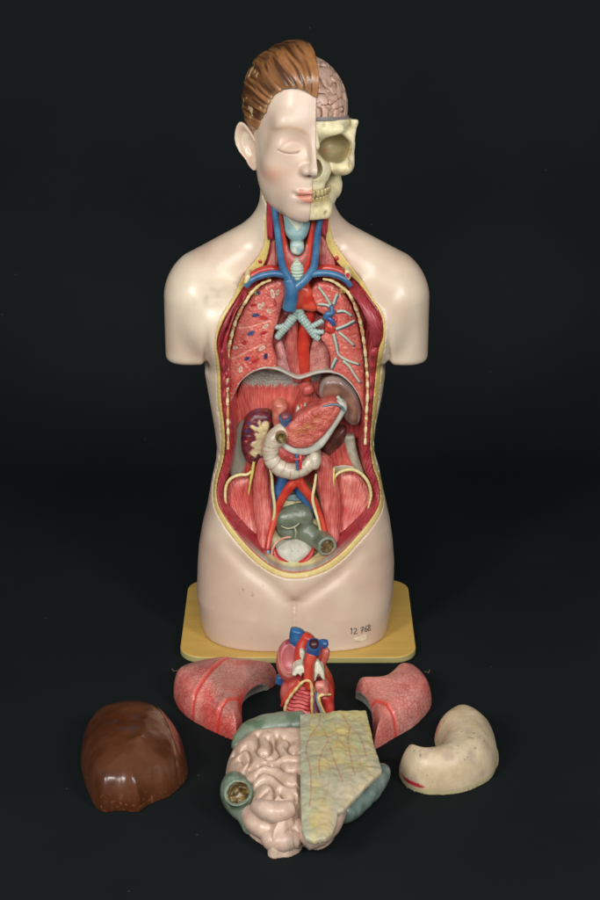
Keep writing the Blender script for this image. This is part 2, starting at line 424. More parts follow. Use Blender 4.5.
# board
def rrect(x, y, cx, cy, hx, hy, r):
    qx = np.abs(x-cx)-(hx-r); qy = np.abs(y-cy)-(hy-r)
    return np.hypot(np.maximum(qx, 0), np.maximum(qy, 0))+np.minimum(np.maximum(qx, qy), 0)-r
def board_f(x, y, z):
    s = rrect(x, y, -2.0, 0, 120, 88, 24); v = np.abs(z-3.6)-3.6
    return np.hypot(np.maximum(s+1, 0), np.maximum(v+1, 0))+np.minimum(np.maximum(s+1, v+1), 0)-1
def board_mat():
    m = bpy.data.materials.new('varnished_wood'); m.use_nodes = True; t = m.node_tree; N = t.nodes; L = t.links
    b = N['Principled BSDF']; b.inputs['Roughness'].default_value = .45; b.inputs['Coat Weight'].default_value = .1
    tc = N.new('ShaderNodeTexCoord'); mp = N.new('ShaderNodeMapping'); mp.inputs['Scale'].default_value = (5, 70, 40)
    L.new(tc.outputs['Object'], mp.inputs['Vector'])
    n = N.new('ShaderNodeTexNoise'); n.inputs['Scale'].default_value = 1.5; n.inputs['Detail'].default_value = 8; L.new(mp.outputs[0], n.inputs['Vector'])
    cr = N.new('ShaderNodeValToRGB'); cr.color_ramp.elements[0].position = .3; cr.color_ramp.elements[1].position = .72
    cr.color_ramp.elements[0].color = (*c('#c29c4e'), 1); cr.color_ramp.elements[1].color = (*c('#cba658'), 1); L.new(n.outputs[0], cr.inputs[0])
    n2 = N.new('ShaderNodeTexNoise'); n2.inputs['Scale'].default_value = 16; n2.inputs['Detail'].default_value = 6; L.new(tc.outputs['Object'], n2.inputs['Vector'])
    r = N.new('ShaderNodeMapRange'); r.inputs[1].default_value = .62; r.inputs[2].default_value = .72; L.new(n2.outputs[0], r.inputs[0])
    mx = N.new('ShaderNodeMix'); mx.data_type = 'RGBA'; mx.inputs[7].default_value = (*c('#a48a50'), 1)
    mm = N.new('ShaderNodeMath'); mm.operation = 'MULTIPLY'; mm.inputs[1].default_value = .45; L.new(r.outputs[0], mm.inputs[0])
    L.new(mm.outputs[0], mx.inputs['Factor']); L.new(cr.outputs[0], mx.inputs[6])
    # bare pale edge
    sx = N.new('ShaderNodeNewGeometry'); sp = N.new('ShaderNodeSeparateXYZ'); L.new(sx.outputs['Normal'], sp.inputs[0])
    g = N.new('ShaderNodeMath'); g.operation = 'LESS_THAN'; g.inputs[1].default_value = .5; L.new(sp.outputs[2], g.inputs[0])
    m2 = N.new('ShaderNodeMix'); m2.data_type = 'RGBA'; m2.inputs[7].default_value = (*c('#a79c68'), 1)
    L.new(g.outputs[0], m2.inputs['Factor']); L.new(mx.outputs[2], m2.inputs[6]); L.new(m2.outputs[2], b.inputs['Base Color'])
    return m
sdf('base_board', board_f, (-125, -91, -3), (121, 91, 10), 1.2, board_mat(), model)

# body
LS = [(203, 259), (216, 253.6), (230, 240), (371, 205), (402, 210.5), (429, 215), (447, 217), (460, 216), (480, 211.6), (504, 207.5), (524, 202.5), (544, 199), (560, 198), (588, 197), (611, 199.5), (634, 203.5)]
RS = [(203, 331.5), (216, 334), (230, 352), (373, 385), (395, 381.6), (422, 376), (440, 374), (453, 374.5), (469, 379.4), (484, 382), (500, 385.5), (520, 390), (538, 392.5), (558, 394), (579, 393.3), (602, 391.5), (628, 388)]
def tab(L, skip=3):
    q = np.array([W(px, py, float(np.interp(py, [575, 636], [0, -32])))[[0, 2]] for py, px in L[skip:]])
    q = q[np.argsort(q[:, 1])]; return q
tl, tr = tab(LS), tab(RS)
zk = [0, 8, 40, 90, 140, 200, 250, 300, 340, 380, 420]
bk = [72, 73, 71, 67, 59, 52, 55, 61, 60, 50, 40]
ck = [-6, -6, -4, 2, 2, 2, 0, 0, 2, 6, 8]
nk = [3.1, 3.1, 2.9, 2.6, 2.4, 2.3, 2.4, 2.5, 2.4, 2.3, 2.2]
groin = None
def column(x, y, z):
    l = np.interp(z, tl[:, 1], tl[:, 0]); r = np.interp(z, tr[:, 1], tr[:, 0])
    top = sst(300, 400, z)
    l = l*(1-top)+top*(X0-70); r = r*(1-top)+top*(X0+68)
    cx = (l+r)/2; a = (r-l)/2
    b = np.interp(z, zk, bk); cy = np.interp(z, zk, ck); n = np.interp(z, zk, nk)
    q = ((np.abs(x-cx)/a+1e-6)**n+(np.abs(y-cy)/b+1e-6)**n)**(1/n)
    d = (q-1)*np.minimum(a, b)*.95
    return smax(d, z-372, 18)
ZB = 7.3
NKT = W(296, 203, 5)
def body0(x, y, z):
    d = column(x, y, z)
    # neck
    nk_ = cap(x, y*.93, z, (X0+1, 6, 400), (X0+1.5, 0, 478), 37, 34.5)
    d = smin(d, nk_, 22)
    for s in (-1, 1):
        o = 0 if s < 0 else 2.5
        d = smin(d, cap(x, y, z, (X0+s*14, 12, 424), (X0+s*(86)+o*.5, 6, 371), 22, 35), 22)
        arm = cap(x, y*.93, z, (X0+s*(92)+o, 1, 358), (X0+s*95.5+o, -1, 280), 36.5, 33)
        kk = 3+8*sst(312, 352, z)
        d = smin(d, smax(arm, 299-z-.03*(np.abs(x-X0)-95)+.0022*np.maximum(np.abs(x-X0)-84, 0)**2*-1, 8), kk)
        # pectoral fold
        d = smin(d, ell(x, y, z, X0+s*66, -33, 338, 36, 24, 34), 16)
    for xg in (-91.5, 86.5):
        d = d+3.2*np.exp(-((x-xg-(z-300)*.05*np.sign(xg)*-1)/3.2)**2)*sst(352, 318, z)*sst(285, 292, z)*sst(-8, -20, y)
    d = smax(d, ZB-z, 1.5)
    return d
vg = [W(294.3, q, -78)[[0, 2]] for q in (602, 620, 640, 655)]
vl = [W(p, q, -66)[[0, 2]] for p, q in ((294.3, 603), (282, 594), (268, 583), (250, 572), (228, 556))]
vr = [W(p, q, -66)[[0, 2]] for p, q in ((294.3, 603), (308, 595), (322, 587), (340, 576), (360, 560))]
gv1 = line2([np.array(vg)], (-40, -5), (40, 70), .8)
gv2 = line2([cat(vl), cat(vr)], (-110, -10), (100, 160), 1.2)
def body(x, y, z):
    d = body0(x, y, z)
    fr = sst(-20, -45, y)*sst(175, 120, z)
    d1 = gv1(x, z); d2 = gv2(x, z); k = np.where(np.abs(x+5) < 40, 1, 0)
    d = d+fr*(1.6*np.exp(-(d1/1.6)**2)+2.2*np.exp(-(d1/9)**2))*k*np.exp(-np.maximum(z-60, 0)/3)+fr*3.2*np.exp(-(d2/7.5)**2)*sst(170, 110, z)*sst(95, 30, np.abs(x+5))
    # mound between the folds
    d = d+fr*(-1.5)*np.exp(-((x+5)/26)**2-((z-66)/22)**2)
    return d
# depth of the front surface over (x, z)
def yfront(X, Z):
    y = np.full(X.shape, -110.0)
    for _ in range(26):
        y = np.minimum(y+np.maximum(body(X.ravel(), y.ravel(), Z.ravel()).reshape(X.shape), 0)*.9, 0)
    return y
YF = Grid2(yfront, (-130, 0), (120, 470), 2.5)
def onskin(px, py, off=0.0):
    Y = -55.0
    for _ in range(7):
        p = W(px, py, Y); Y = float(YF(p[0], p[2]))+off
    return W(px, py, Y)
O_px = [(268, 196), (267.5, 207), (265.5, 222), (265, 238), (262, 250), (255, 262), (246, 272), (240.5, 282), (234.6, 296), (224, 312.6), (217.2, 329.5), (215, 346), (216.4, 362), (217.3, 380), (218.2, 404), (221.2, 427), (222, 447), (219.4, 464), (215, 480), (213.2, 494), (215.2, 508), (221, 520), (229.4, 533), (240.5, 547), (254, 561), (270, 572.5), (284, 577.6), (297, 578.8), (313, 576), (330, 569), (345.5, 557), (360, 541), (374, 524), (382, 509), (383.3, 496), (380.8, 481), (376, 467), (373, 449), (374, 429), (377, 407), (379.4, 382), (381.5, 362), (384.8, 338), (384.8, 323), (380.7, 310.5), (372, 298), (361.7, 281), (352.5, 269), (340.6, 253), (332.5, 239), (329.5, 225), (328, 208), (327, 196)]
O_in = [(270, 196), (271, 212), (270.5, 225), (271.5, 240), (268.5, 257), (262, 270), (250, 283), (243, 290), (237, 300), (227, 316), (220, 332), (217.6, 346), (220.2, 363), (221.4, 380), (222.3, 404), (225, 427), (226, 447), (223.5, 464), (219, 480), (217.2, 493), (219, 506), (225, 517), (233.5, 529), (244.5, 542.5), (257.5, 556), (272, 567), (285, 572), (297, 573), (312, 570.5), (327, 563.5), (341.5, 552.5), (356.5, 536.5), (370, 520.5), (378, 507), (379.3, 496), (376.8, 482), (372, 468), (369.3, 449), (370, 429), (372, 407), (374.2, 382), (376, 366), (378, 350), (382, 338), (382, 324), (378, 312), (369.5, 300), (359, 286), (348, 276), (335, 262), (326.5, 248), (324.5, 238), (325.5, 222), (326, 208), (325, 196)]
O_w = cat([onskin(*p)[[0, 2]] for p in O_px], True, 4); I_w = cat([onskin(*p)[[0, 2]] for p in O_in], True, 4)
gO = poly2(O_w, 30, .8); gI = poly2(I_w, 30, .8)
floor_y = lambda x, z: 14-8*np.exp(-((x+4)/22)**2)
def shell_f(x, y, z):
    b = body(x, y, z)      # the cavity never breaks through the flank
    return smax(b, -np.maximum(np.maximum(gO(x, z), y-26), b+3.4-30*sst(13, 5, y-YF(x, z))), 1.4)
def skin_col(P):
    x, y, z = P.T
    t = np.clip(.3+.6*fbm(x, y, z, 45, 5)+.6*sst(290, 60, z), 0, 1)  # pinker towards the hips, and darkened there to paint in light falloff from above
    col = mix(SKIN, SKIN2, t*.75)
    # knocks and dirt
    n = noise(x, y, z, 3.4, 21); big = noise(x, y, z, 40, 22)
    dots = sst(.62, .78, n)*sst(.25, .5, big)*sst(200, 120, z)*np.exp(-((x+50)/20)**2-((z-60)/60)**4)*1.4*(x < -12)
    col = mix(col, c('#5d4a40'), dots*.75)
    chip = ((x > 60) & (z > 278) & (z < 300) & (y < 10))*sst(.0, .3, noise(x, y, z, 9, 31)+sst(296, 283, z)*.8-.35)*sst(297, 289, z)
    col = mix(col, c('#c2ab6e'), chip*.8)
    sm = np.exp(-((x+88)/16)**2-((z-372)/10)**2)*sst(.1, .7, noise(x, y, z, 6, 5))
    col = mix(col, c('#a39073'), sm*.35)
    inside = sst(0.0, -1.2, gO(x, z))*(y < 25)
    return mix(col, c('#b79a58'), inside)
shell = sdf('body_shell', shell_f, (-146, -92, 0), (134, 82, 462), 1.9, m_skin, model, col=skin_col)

# layers of the cut edge
def ring_fat(x, y, z):
    s = gO(x, z); si = gI(x, z); yf = YF(x, z)
    hh = yf+.6+np.clip(-s, 0, 9)*.22
    return np.maximum(np.maximum(s-.4, 1.1-si), np.maximum((hh-y)*.8, y-(yf+30)))
def fat_col(P):
    x, y, z = P.T
    t = np.clip(.5+.6*noise(x, y, z, 7, 3), 0, 1)
    col = mix(FAT, c('#d8c27a'), t*.7)
    return mix(col, c('#b9a56a'), sst(300, 200, z)*.25)
sdf('fat_layer', ring_fat, (-98, -84, 55), (92, 0, 462), 1.1, m_gloss, model, K=3, col=fat_col)

yb = lambda py: -12-42*(np.clip(np.asarray(py, float)-495, 0, 95)/90)**1.5
_zt = np.array([W(297, q, float(yb(q)))[2] for q in np.arange(590, 484, -2)]); _yt = yb(np.arange(590, 484, -2))
def bowl(z): return np.interp(z, _zt, _yt)
def wall_depth(x, z):
    """how far the muscle wall lies inside the skin as one goes in from the cut edge"""
    s = -gI(x, z); yf = YF(x, z)
    up = sst(205, 250, z)
    lowg = sst(180, 125, z)
    rim = yf+5.5-1.5*lowg+np.clip(s, 0, 14)*(1.08+2.17*lowg)
    fl = np.interp(z, [60, 90, 120, 150, 200, 260, 330, 400, 440], [-8, -4, 2, 9, 15, 15, 6, -2, -6])
    fl = np.where(z < 150, bowl(z)+9+np.interp(z, [100, 150], [0, 12]), fl)
    t = sst(6-5.5*lowg, 14-8*lowg, s)
    # a gap: the fold of grey lining along the bottom
    return rim*(1-t)+fl*t, s
def wall_f(x, y, z):
    hh, s = wall_depth(x, z)
    hh = hh-1.4*np.sin(z*.35+np.sin(z*.11)*2)*np.exp(-((s-5)/4)**2)*sst(215, 240, z)
    return np.maximum(np.maximum(np.maximum(-s-1.6, (hh-y)*.6), y-30), np.where(y > YF(x, z)+8, body(x, y, z)+2.2, -50))
def wall_col(P):
    x, y, z = P.T; s = -gI(x, z)
    dark = c('#a02532'); pink = c('#c94a48'); grey = c('#a39d8c')
    col = mix(np.broadcast_to(dark, (len(x), 3)), c('#bb3a3a'), sst(5, 9, s))
    col = mix(col, pink, sst(8, 12, s)*.9)
    # grey serous lining low in the pelvis and under the diaphragm
    lo = sst(130, 100, z)*sst(-.4, .4, s)*sst(1.9, 1.1, s)
    col = mix(col, grey, lo)
    zz = 262+10*np.cos((x+35)/26)
    g2 = sst(zz-4, zz+2, z+2*noise(x*2.5, 0, z*.2, 3, 8))*sst(8, 12, s)*sst(300, 290, z)*(x < 28)
    col = mix(col, c('#a5a095'), g2*.85)
    ctr = sst(34, 24, np.abs(x+4))*sst(150, 138, z)*sst(1.1, 1.9, s)
    return mix(col, c('#d5c68c'), ctr)
def wall_fib(P):
    x, y, z = P.T
    a = np.arctan2(x+6, z-20)
    s = -gI(x, z); k = np.where((z < 128) & (s < 3.2), .06, 1.0)
    return np.stack([a*140, np.hypot(x+6, z-20)*.05, y*.2], 1)*k[:, None]
sdf('muscle_wall', wall_f, (-98, -84, 55), (92, 33, 462), 1.15, m_fib, model, K=3, col=wall_col, fib=wall_fib)

# ------------------------------------------------------------------ the head: left half as seen is skin, the other half skull and brain
HC = np.array([-0.5, 2.0, 530.0]); YAW = math.radians(14); ROLL = math.radians(4.0)
def head_xf(P):
    x, f, z = P[:, 0], P[:, 1], P[:, 2]
    y = -f
    x1 = x*math.cos(ROLL)+z*math.sin(ROLL); z1 = -x*math.sin(ROLL)+z*math.cos(ROLL)
    x2 = x1*math.cos(YAW)-y*math.sin(YAW); y2 = x1*math.sin(YAW)+y*math.cos(YAW)
    return np.stack([x2+HC[0], y2+HC[1], z1+HC[2]], 1)
def gauss(x, z, cx, cz, sx, sz): return np.exp(-((x-cx)/sx)**2-((z-cz)/sz)**2)
def wz_(z): return (z+2.4)/1.09
zc_ = lambda f: 11+(f-45)*.14
def head0(x, f, z):
    ax = np.abs(x)
    d = ell(ax, f, z, 0, -6, 20, 50, 62, 52)
    d = smin(d, ell(ax, f, z, 0, 16, -20, 43, 45, 46), 14)          # face block
    d = smin(d, ell(ax, f, z, 0, 19, -42, 39.5, 39, 37), 10)          # jaw
    d = smin(d, ell(ax, f, z, 0, 48, -64, 19, 13, 12), 14)          # chin
    d = smin(d, ell(ax, f, z, 0, 46, -46, 22, 17, 18), 10)           # muzzle
    d = smin(d, ell(ax, f, z, 24, 37, -26, 16, 15, 15), 9)         # cheek
    d = smin(d, ell(ax, f, z, 12, 46, 9, 20, 8, 8), 16)            # brow
    return d
def face_f(x, f, z):
    z = wz_(z); ax = np.abs(x)
    d = head0(x, f, z)
    d = smax(d, -ell(ax, f, z, 20.5, 66, -8, 13.5, 11, 9), 9)     # socket
    d = smin(d, ell(ax, f, z, 22.5, 42.0, -11.5, 13, 11.3, 9.0), 10)   # closed lid
    # nose
    d = smin(d, cap(x, f, z, (0, 56, 2), (0, 70, -25.5), 3.4, 4.2), 7)
    d = smin(d, ell(ax, f, z, 0, 69, -26.5, 6.0, 7, 4.8), 5)
    d = smin(d, ell(ax, f, z, 7.8, 62.0, -28, 4.4, 7.0, 4.2), 4)
    d = smax(d, -ell(ax, f, z, 4.2, 68, -32.6, 2.4, 4.5, 2.2), 1.0)
    # lips
    d = smin(d, ell(ax, f, z, 0, 60.5, -46.3+1.0*np.exp(-(ax/3.2)**2)*-1, 15, 5.2, 3.1), 2.0)
    d = smin(d, ell(ax, f, z, 0, 58.6, -52.9, 12.5, 6.2, 3.6), 2.4)
    ml = -49.3+.8*np.cos(ax/4.0)-.018*ax*ax*0
    d = d+(f > 30)*1.5*np.exp(-((z-ml)/.9)**2)*sst(16.5, 12, ax)
    d = d+(f > 30)*1.4*np.exp(-((ax-16)/2.4)**2-((z+49)/2.4)**2)
    d = d+(f > 30)*1.0*np.exp(-((z+58.5)/3.2)**2)*sst(16, 6, ax)         # below the lip
    d = d+(f > 30)*.9*np.exp(-(ax/2.2)**2)*sst(-43, -41, z)*sst(-32, -34, z)  # philtrum
    # lid line and crease
    lz = -14.8-.055*(ax-22)**2*-.35
    d = d+(f > 30)*.55*np.exp(-((z-lz)/.8)**2)*sst(11.5, 8.5, np.abs(ax-22.5))
    cz = -4.6-.045*(ax-18)**2
    d = d+(f > 30)*.22*np.exp(-((z-cz)/1.5)**2)*sst(12.5, 8, np.abs(ax-22))
    # nasolabial
    d = d+.16*np.maximum(z-38, 0)+.1*np.maximum(-f, 0)
    return smax(d, x-.2, .6)
def ear_f(x, f, z):
    # disc turned out from the side of the head
    X = x+46.5; Fv = f+5; Z = (z+25.5)/.82
    a = math.radians(38); u = X*math.sin(a)+Fv*math.cos(a); n = -X*math.cos(a)+Fv*math.sin(a)
    uu = u+.33*Z-1.5
    wdt = 1+.020*np.minimum(Z, 0)-.012*np.maximum(Z-8, 0)
    r = np.sqrt((uu/(12.3*wdt))**2+(Z/24.0)**2)
    bowl = 4.5*np.clip(r, 0, 1.2)**2-3.5
    d = smax(np.abs(n-bowl)-1.5, (r-1)*11, 1.0)
    low = sst(-16, -6, Z)
    fwd = 1-.999*sst(3, 8, uu)*sst(12, 4, np.abs(Z+2))
    rim = np.sqrt(((r-.93)*12)**2+(n-bowl-1.2)**2)-(1.0+1.5*low*fwd)
    d = smin(d, rim, 1.6)
    q = np.sqrt(((uu-2)/8)**2+((Z+1)/13)**2)
    anti = np.sqrt(((q-.95)*7)**2+(n-bowl-.8)**2)-1.4*low
    d = smin(d, anti, 1.8)
    d = smin(d, ell(uu, n, Z, 1, .5, -18, 6.0, 2.6, 6.0), 3)
    d = smin(d, ell(uu, n, Z, 9.0, 0, -4, 3, 3, 4), 2)
    d = smin(d, ell(uu, n, Z, 7, -7, -2, 8, 5, 15), 4)
    return d
def skin_face(P):
    x, f, z = P.T; z = wz_(z); ax = np.abs(x)
    t = np.clip(.5+.5*fbm(x, f, z, 40, 9), 0, 1)
    col = mix(c('#cfbba7'), c('#c4a897'), t*.7)
    fr = (f > 25)
    col = mix(col, c('#dd8f72'), .5*gauss(x, z, -35, -35, 6.5, 6)*fr)
    col = mix(col, c('#dba88f'), .30*gauss(x, z, -28, -34, 17, 14)*fr)
    col = mix(col, c('#c9a088'), .40*gauss(x, z, -20, -5, 14, 6)*fr)
    # brow
    bz = 6.5-.020*(ax-20)**2+.10*(ax-20)
    br = np.exp(-((z-bz)/2.0)**2)*sst(19, 9, np.abs(ax-22))*fr
    col = mix(col, c('#b07f52'), .6*br*(.85+.25*noise(x*2, f, z*2, 2, 3)))
    # lashes
    lz = -14.8+.019*(ax-22)**2
    col = mix(col, c('#7a5240'), .75*np.exp(-((z-lz)/.8)**2)*sst(12, 8, np.abs(ax-22.5))*fr)
    # lips
    up = sst(-43.0, -44.4, z-1.2*np.cos(ax*.55)*.8+.07*ax)*sst(-56.2, -54.8, z-.035*ax*ax*.6)
    lip = up*sst(15, 11.0, ax)*fr
    col = mix(col, c('#c67c66'), lip*.85)
    col = mix(col, c('#7e4436'), .75*np.exp(-((z+49.3-.8*np.cos(ax/4.0))/.6)**2)*sst(16, 12, ax)*fr)
    col = mix(col, c('#7a4c3c'), .7*np.exp(-((ax-4.2)/2.2)**2-((z+32.4)/1.4)**2)*(f > 56))
    return col
sdf('face', lambda x, f, z: face_f(x, f, z), (-56, -72, -82), (3, 84, 74), 1.0, mat('painted_skin_face', rough=.4, coat=.2, var=.03, vs=35, bump=.1, bs=260, sss=.06), model, xf=head_xf, col=skin_face)
def ear_col(P):
    x, f, z = P.T
    return mix(SKIN, c('#d3a48c'), np.clip(.35+.5*noise(x, f, z, 9, 4), 0, 1)*.7)
sdf('ear', ear_f, (-76, -34, -56), (-34, 24, 10), .8, m_skin, model, xf=head_xf, col=ear_col, K=3)

# hair, swept back from the brow
win = poly2(cat([(-60, -60), (-60, -12), (-52, -14), (-46, -15), (-43.5, -4), (-42, 9), (-38.5, 24), (-33, 33), (-26, 38.5), (-18, 40), (-10, 37.5), (-4, 34), (2, 32), (12, 31), (40, 30), (40, -60), (20, -90), (-20, -90)], True, 4), 30, .8)
def strand(x, f, z):
    # combing runs from the hairline up and back: lines of equal angle round the ear axis
    a = np.arctan2(z-8, x+6*0)*38
    w_ = fbm(x, f, z, 50, 12, 1)*5
    return a+w_, f
def hair_f(x, f, z):
    z0 = z; z = z+3*sst(10, -10, z)
    d = ell(x, f, z, 0, -7, 20, 53.5, 66, 54)
    d = smin(d, ell(x, f, z, -3, 16, 44, 39, 36, 31), 8)
    d = smin(d, ell(x, f, z, 2, 36, 45, 30, 20, 17), 8)
    a, b = strand(x, f, z)
    g = noise(a, b*.07, 0*a, 1.9, 41)*.7+noise(a, b*.10, 0*a, 6.5, 42)*.6
    d = d-g*sst(-6, 2, z)*.9
    cut = np.maximum(-win(x, z)-.0, 0*x-99)
    tt = sst(-10, 12, f); d = smax(d, -win(x, z)*tt+(1-tt)*(-(z+14)-.7*np.clip(-f, 0, 40)), 3.0)
    return smax(d, x-.9, .8)
def hair_col(P):
    x, f, z = P.T
    a, b = strand(x, f, z)
    t = np.clip(.5+.7*noise(a, b*.07, 0*a, 1.9, 41)+.5*noise(a, b*.10, 0*a, 6.5, 44)+.45*noise(a, b*.1, 0*a, 1.1, 46), 0, 1)
    col = mix(c('#50301a'), c('#98663c'), t)
    col = mix(col, c('#c9a070'), .35*sst(4.5, 0, win(x, z))*(f > 0))
    n = noise(x, f, z, 4.5, 77); edge = sst(-41, -48, x)
    chip = sst(.5, .58, n+.35*noise(x, f, z, 14, 78))*edge*((z < 22) | (z > 34))*(f > -35)
    return mix(col, c('#cdb98d'), chip*.9)
sdf('hair', hair_f, (-60, -78, -45), (4, 62, 86), .85, mat('painted_hair', rough=.34, coat=.3, var=.12, vs=120, bump=.25, bs=380), model, xf=head_xf, col=hair_col, K=2.2)

# skull half
BONE = c('#eadfb8')
def skull_f(x, f, z):
    zr = z; z = wz_(z)
    d = ell(x, f, z, 0, -8, 18, 47, 58, 50)
    d = smin(d, ell(x, f, z, 0, 12, 6, 45, 38, 24), 6)                      # frontal
    d = smin(d, ell(x, f, z, 14, 45, 4, 17, 7, 5.5), 6)                      # brow ridge
    d = smin(d, ell(x, f, z, 27, 21, -14, 20, 22, 17), 4)
    d = smin(d, cap(x, f, z, (44.5, 28, 6), (43, 28, -28), 2.8, 4.8), 4)
  #                     # outer orbital rim
    d = smin(d, ell(x, f, z, 34, 31, -30, 12, 15, 7.5), 6)                    # cheek bone
    d = smin(d, cap(x, f, z, (42, 24, -24), (50, -12, -18), 5, 3.5), 5)           # arch
    d = smin(d, ell(x, f, z, 0, 42, -32, 22, 17, 16), 6)                     # maxilla
    d = smin(d, cap(x, f, z, (0, 51, 2), (2, 58, -8), 4.5, 3.5), 3)             # nasal bone
    d = smin(d, ell(x, f, z, 0, 44, -44, 17, 14, 7), 3)                      # upper alveolar
    # mandible: arch of capsules
    m = cap(x, f, z, (0, 50, -66), (16, 45, -66), 9.5, 9)
    m = smin(m, cap(x, f, z, (16, 42, -64), (34, 10, -54), 9, 8), 4)
    m = smin(m, cap(x, f, z, (34, 10, -54), (41, 2, -20), 8, 6), 5)
    m = smin(m, ell(x, f, z, 0, 44, -58, 16, 14, 6), 3)
    d = smin(d, m, 2.0)
    d = smax(d, -ell(x, f, z, 26, 48, -13, 17.0, 30, 12.6), 1.6)               # orbit
    d = smax(d, -ell(x, f, z, 0, 58, -27, 10.5, 17, 9.5), 1.0)                  # nasal aperture
    d = smax(d, -cap(x, f, z, (30, 38, -44), (30, 24, -42), 5, 6), 3)           # gap behind the teeth
    d = smax(d, -ell(x, f, z, 48, 18, -40, 9, 14, 9), 3)
    d = smax(d, -ell(x, f, z, 57, 14, -4, 8, 12, 9), 4)                      # temple
    d = d+.9*np.exp(-((z+52)/1.2)**2)*(f > 30)*(x < 22)
    d = d+1.3*np.exp(-((x-17)/1.6)**2-((z+66)/1.6)**2)*(f > 40)                 # mental hole
    d = d+.6*fbm(x, f, z, 11, 61)+.5*np.exp(-((x-6-1.5*np.sin(z*.5))/.7)**2)*(z > -22)*(z < -6)*(f > 40)
    d = d-3.0*np.exp(-((zr-10)/7)**2)*np.clip((x-20)/20, 0, 1)-.9*np.exp(-((x-33)/1.4)**2)*(z > 4)*0
    d = smax(d, zr-zc_(f), 1.0)
    return smax(d, .3-x, .6)
def bone_col(P):
    x, f, z = P.T; z = wz_(z)
    col = mix(BONE, c('#dac898'), np.clip(.35+.8*fbm(x, f, z, 16, 51), 0, 1)*.55)
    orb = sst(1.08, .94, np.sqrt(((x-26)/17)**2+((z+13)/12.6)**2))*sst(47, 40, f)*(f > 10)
    col = mix(col, c('#7d6c38'), orb*.75); col = mix(col, c('#5c4e28'), orb*.6*sst(26, 14, x)*sst(44, 30, f))  # brownish socket paint, with shade painted into its deeper inner side
    col = mix(col, c('#a92436'), .45*np.exp(-((x-20)/3)**2-((z+18)/2.2)**2)*orb)
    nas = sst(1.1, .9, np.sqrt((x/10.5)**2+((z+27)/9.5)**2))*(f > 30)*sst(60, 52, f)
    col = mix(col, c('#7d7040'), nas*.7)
    col = mix(col, c('#a58b4e'), .55*sst(-44, -52, z)*sst(-62, -56, z)*sst(26, 20, x)*(f > 30))
    col = mix(col, c('#8a7138'), .8*np.exp(-((x-17)/2)**2-((z+66)/2)**2)*(f > 40))
    sut = np.exp(-((x-40-1.2*np.sin(z))/1.0)**2)*sst(-14, -16, z)*sst(-30, -28, z)*(f > 25)
    col = mix(col, c('#b68a3c'), sut*.7)
    st = sst(.45, .7, noise(x, f, z, 5, 55))*sst(0, .4, noise(x, f, z, 25, 56))
    return mix(col, c('#a58645'), st*.5)
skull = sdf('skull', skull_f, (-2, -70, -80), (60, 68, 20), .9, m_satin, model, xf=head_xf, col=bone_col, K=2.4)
m_tooth = mat('tooth_enamel', rough=.3, coat=.2, var=.08, vs=300)
def tooth(x, f, z, wx, wz, up):
    n = 9; th = np.linspace(0, 2*np.pi, 12, endpoint=False); P = []
    prof_ = [(.55, -.5), (.8, -.42), (1, -.1), (1, .2), (.92, .42), (.5, .5)]
    ang = math.atan2(x, 34)*1.1
    for k, q in prof_:
        for t in th:
            a = k*wx*.5*np.sign(math.cos(t))*abs(math.cos(t))**.7; b = k*wx*.42*math.sin(t)
            P.append((x+a*math.cos(ang)+b*math.sin(ang), f+b*math.cos(ang)-a*math.sin(ang), z+(q if up else -q)*wz*-1))
    F = []
    for i in range(5):
        for k in range(12): F.append((i*12+k, i*12+(k+1) % 12, (i+1)*12+(k+1) % 12, (i+1)*12+k))
    F.append(tuple(range(12))[::-1]); F.append(tuple(60+k for k in range(12)))
    P = np.array(P, float); P[:, 2] = P[:, 2]*1.09-2.4; P = head_xf(P)
    return mk('tooth', P, F, m_tooth, skull, col=lambda P: mix(c('#c9b884'), c('#8d7440'), np.clip(.25+.9*noise(P[:, 0], P[:, 1], P[:, 2], 3, int(x*3)), 0, 1)*.7))
ORG[skull.name] = ORG[model.name]
tx = [2.6, 7.6, 12.0, 16.0, 19.4, 22.2]
for i, q in enumerate(tx):
    ff = 57.5-.031*q*q
    tooth(q, ff, -48.6+.15*i, 4.7-.25*i, 6.6-.3*i, True)
    tooth(q*.94, ff-1.2, -54.9+.1*i, 4.2-.2*i, 6.0-.3*i, False)

# brain half and the grey cut edge of its lining
def brain_f(x, f, z):
    d = ell(x, f, z, 0, -6, 13, 44, 56, 48)
    wx = x+5*fbm(x, f, z, 17, 70, 2); wf = f+5*fbm(x, f, z, 17, 71, 2); wz = z+5*fbm(x, f, z, 17, 72, 2)
    n = noise(wx, wf, wz, 7.5, 73)
    g = np.exp(-(n/.15)**2)
    d = d+3.8*g-1.3
    d = smax(d, zc_(f)+1.2-z, 1.0)
    return smax(d, 1.5-x, 1.0)
def brain_col(P):
    x, f, z = P.T
    wx = x+5*fbm(x, f, z, 17, 70, 2); wf = f+5*fbm(x, f, z, 17, 71, 2); wz = z+5*fbm(x, f, z, 17, 72, 2)
    g = np.exp(-(noise(wx, wf, wz, 7.5, 73)/.15)**2)
    col = mix(c('#d6b3a0'), c('#c59e8a'), np.clip(.5+fbm(x, f, z, 20, 75), 0, 1)*.8)
    return mix(col, c('#86705a'), g*.6)
sdf('brain', brain_f, (-1, -68, -4), (50, 56, 72), .8, m_gloss, model, xf=head_xf, col=brain_col, K=2.4)
def dura_f(x, f, z):
    d = ell(x, f, z, 0, -6, 17, 47.5, 59.5, 52)
    d = np.maximum(d, np.abs(z-zc_(f)-.8)-1.9)
    return smax(d, .8-x, .8)
sdf('brain_lining', dura_f, (-1, -70, -6), (52, 60, 24), .8, m_satin, model, xf=head_xf, col=c('#8f8684'))

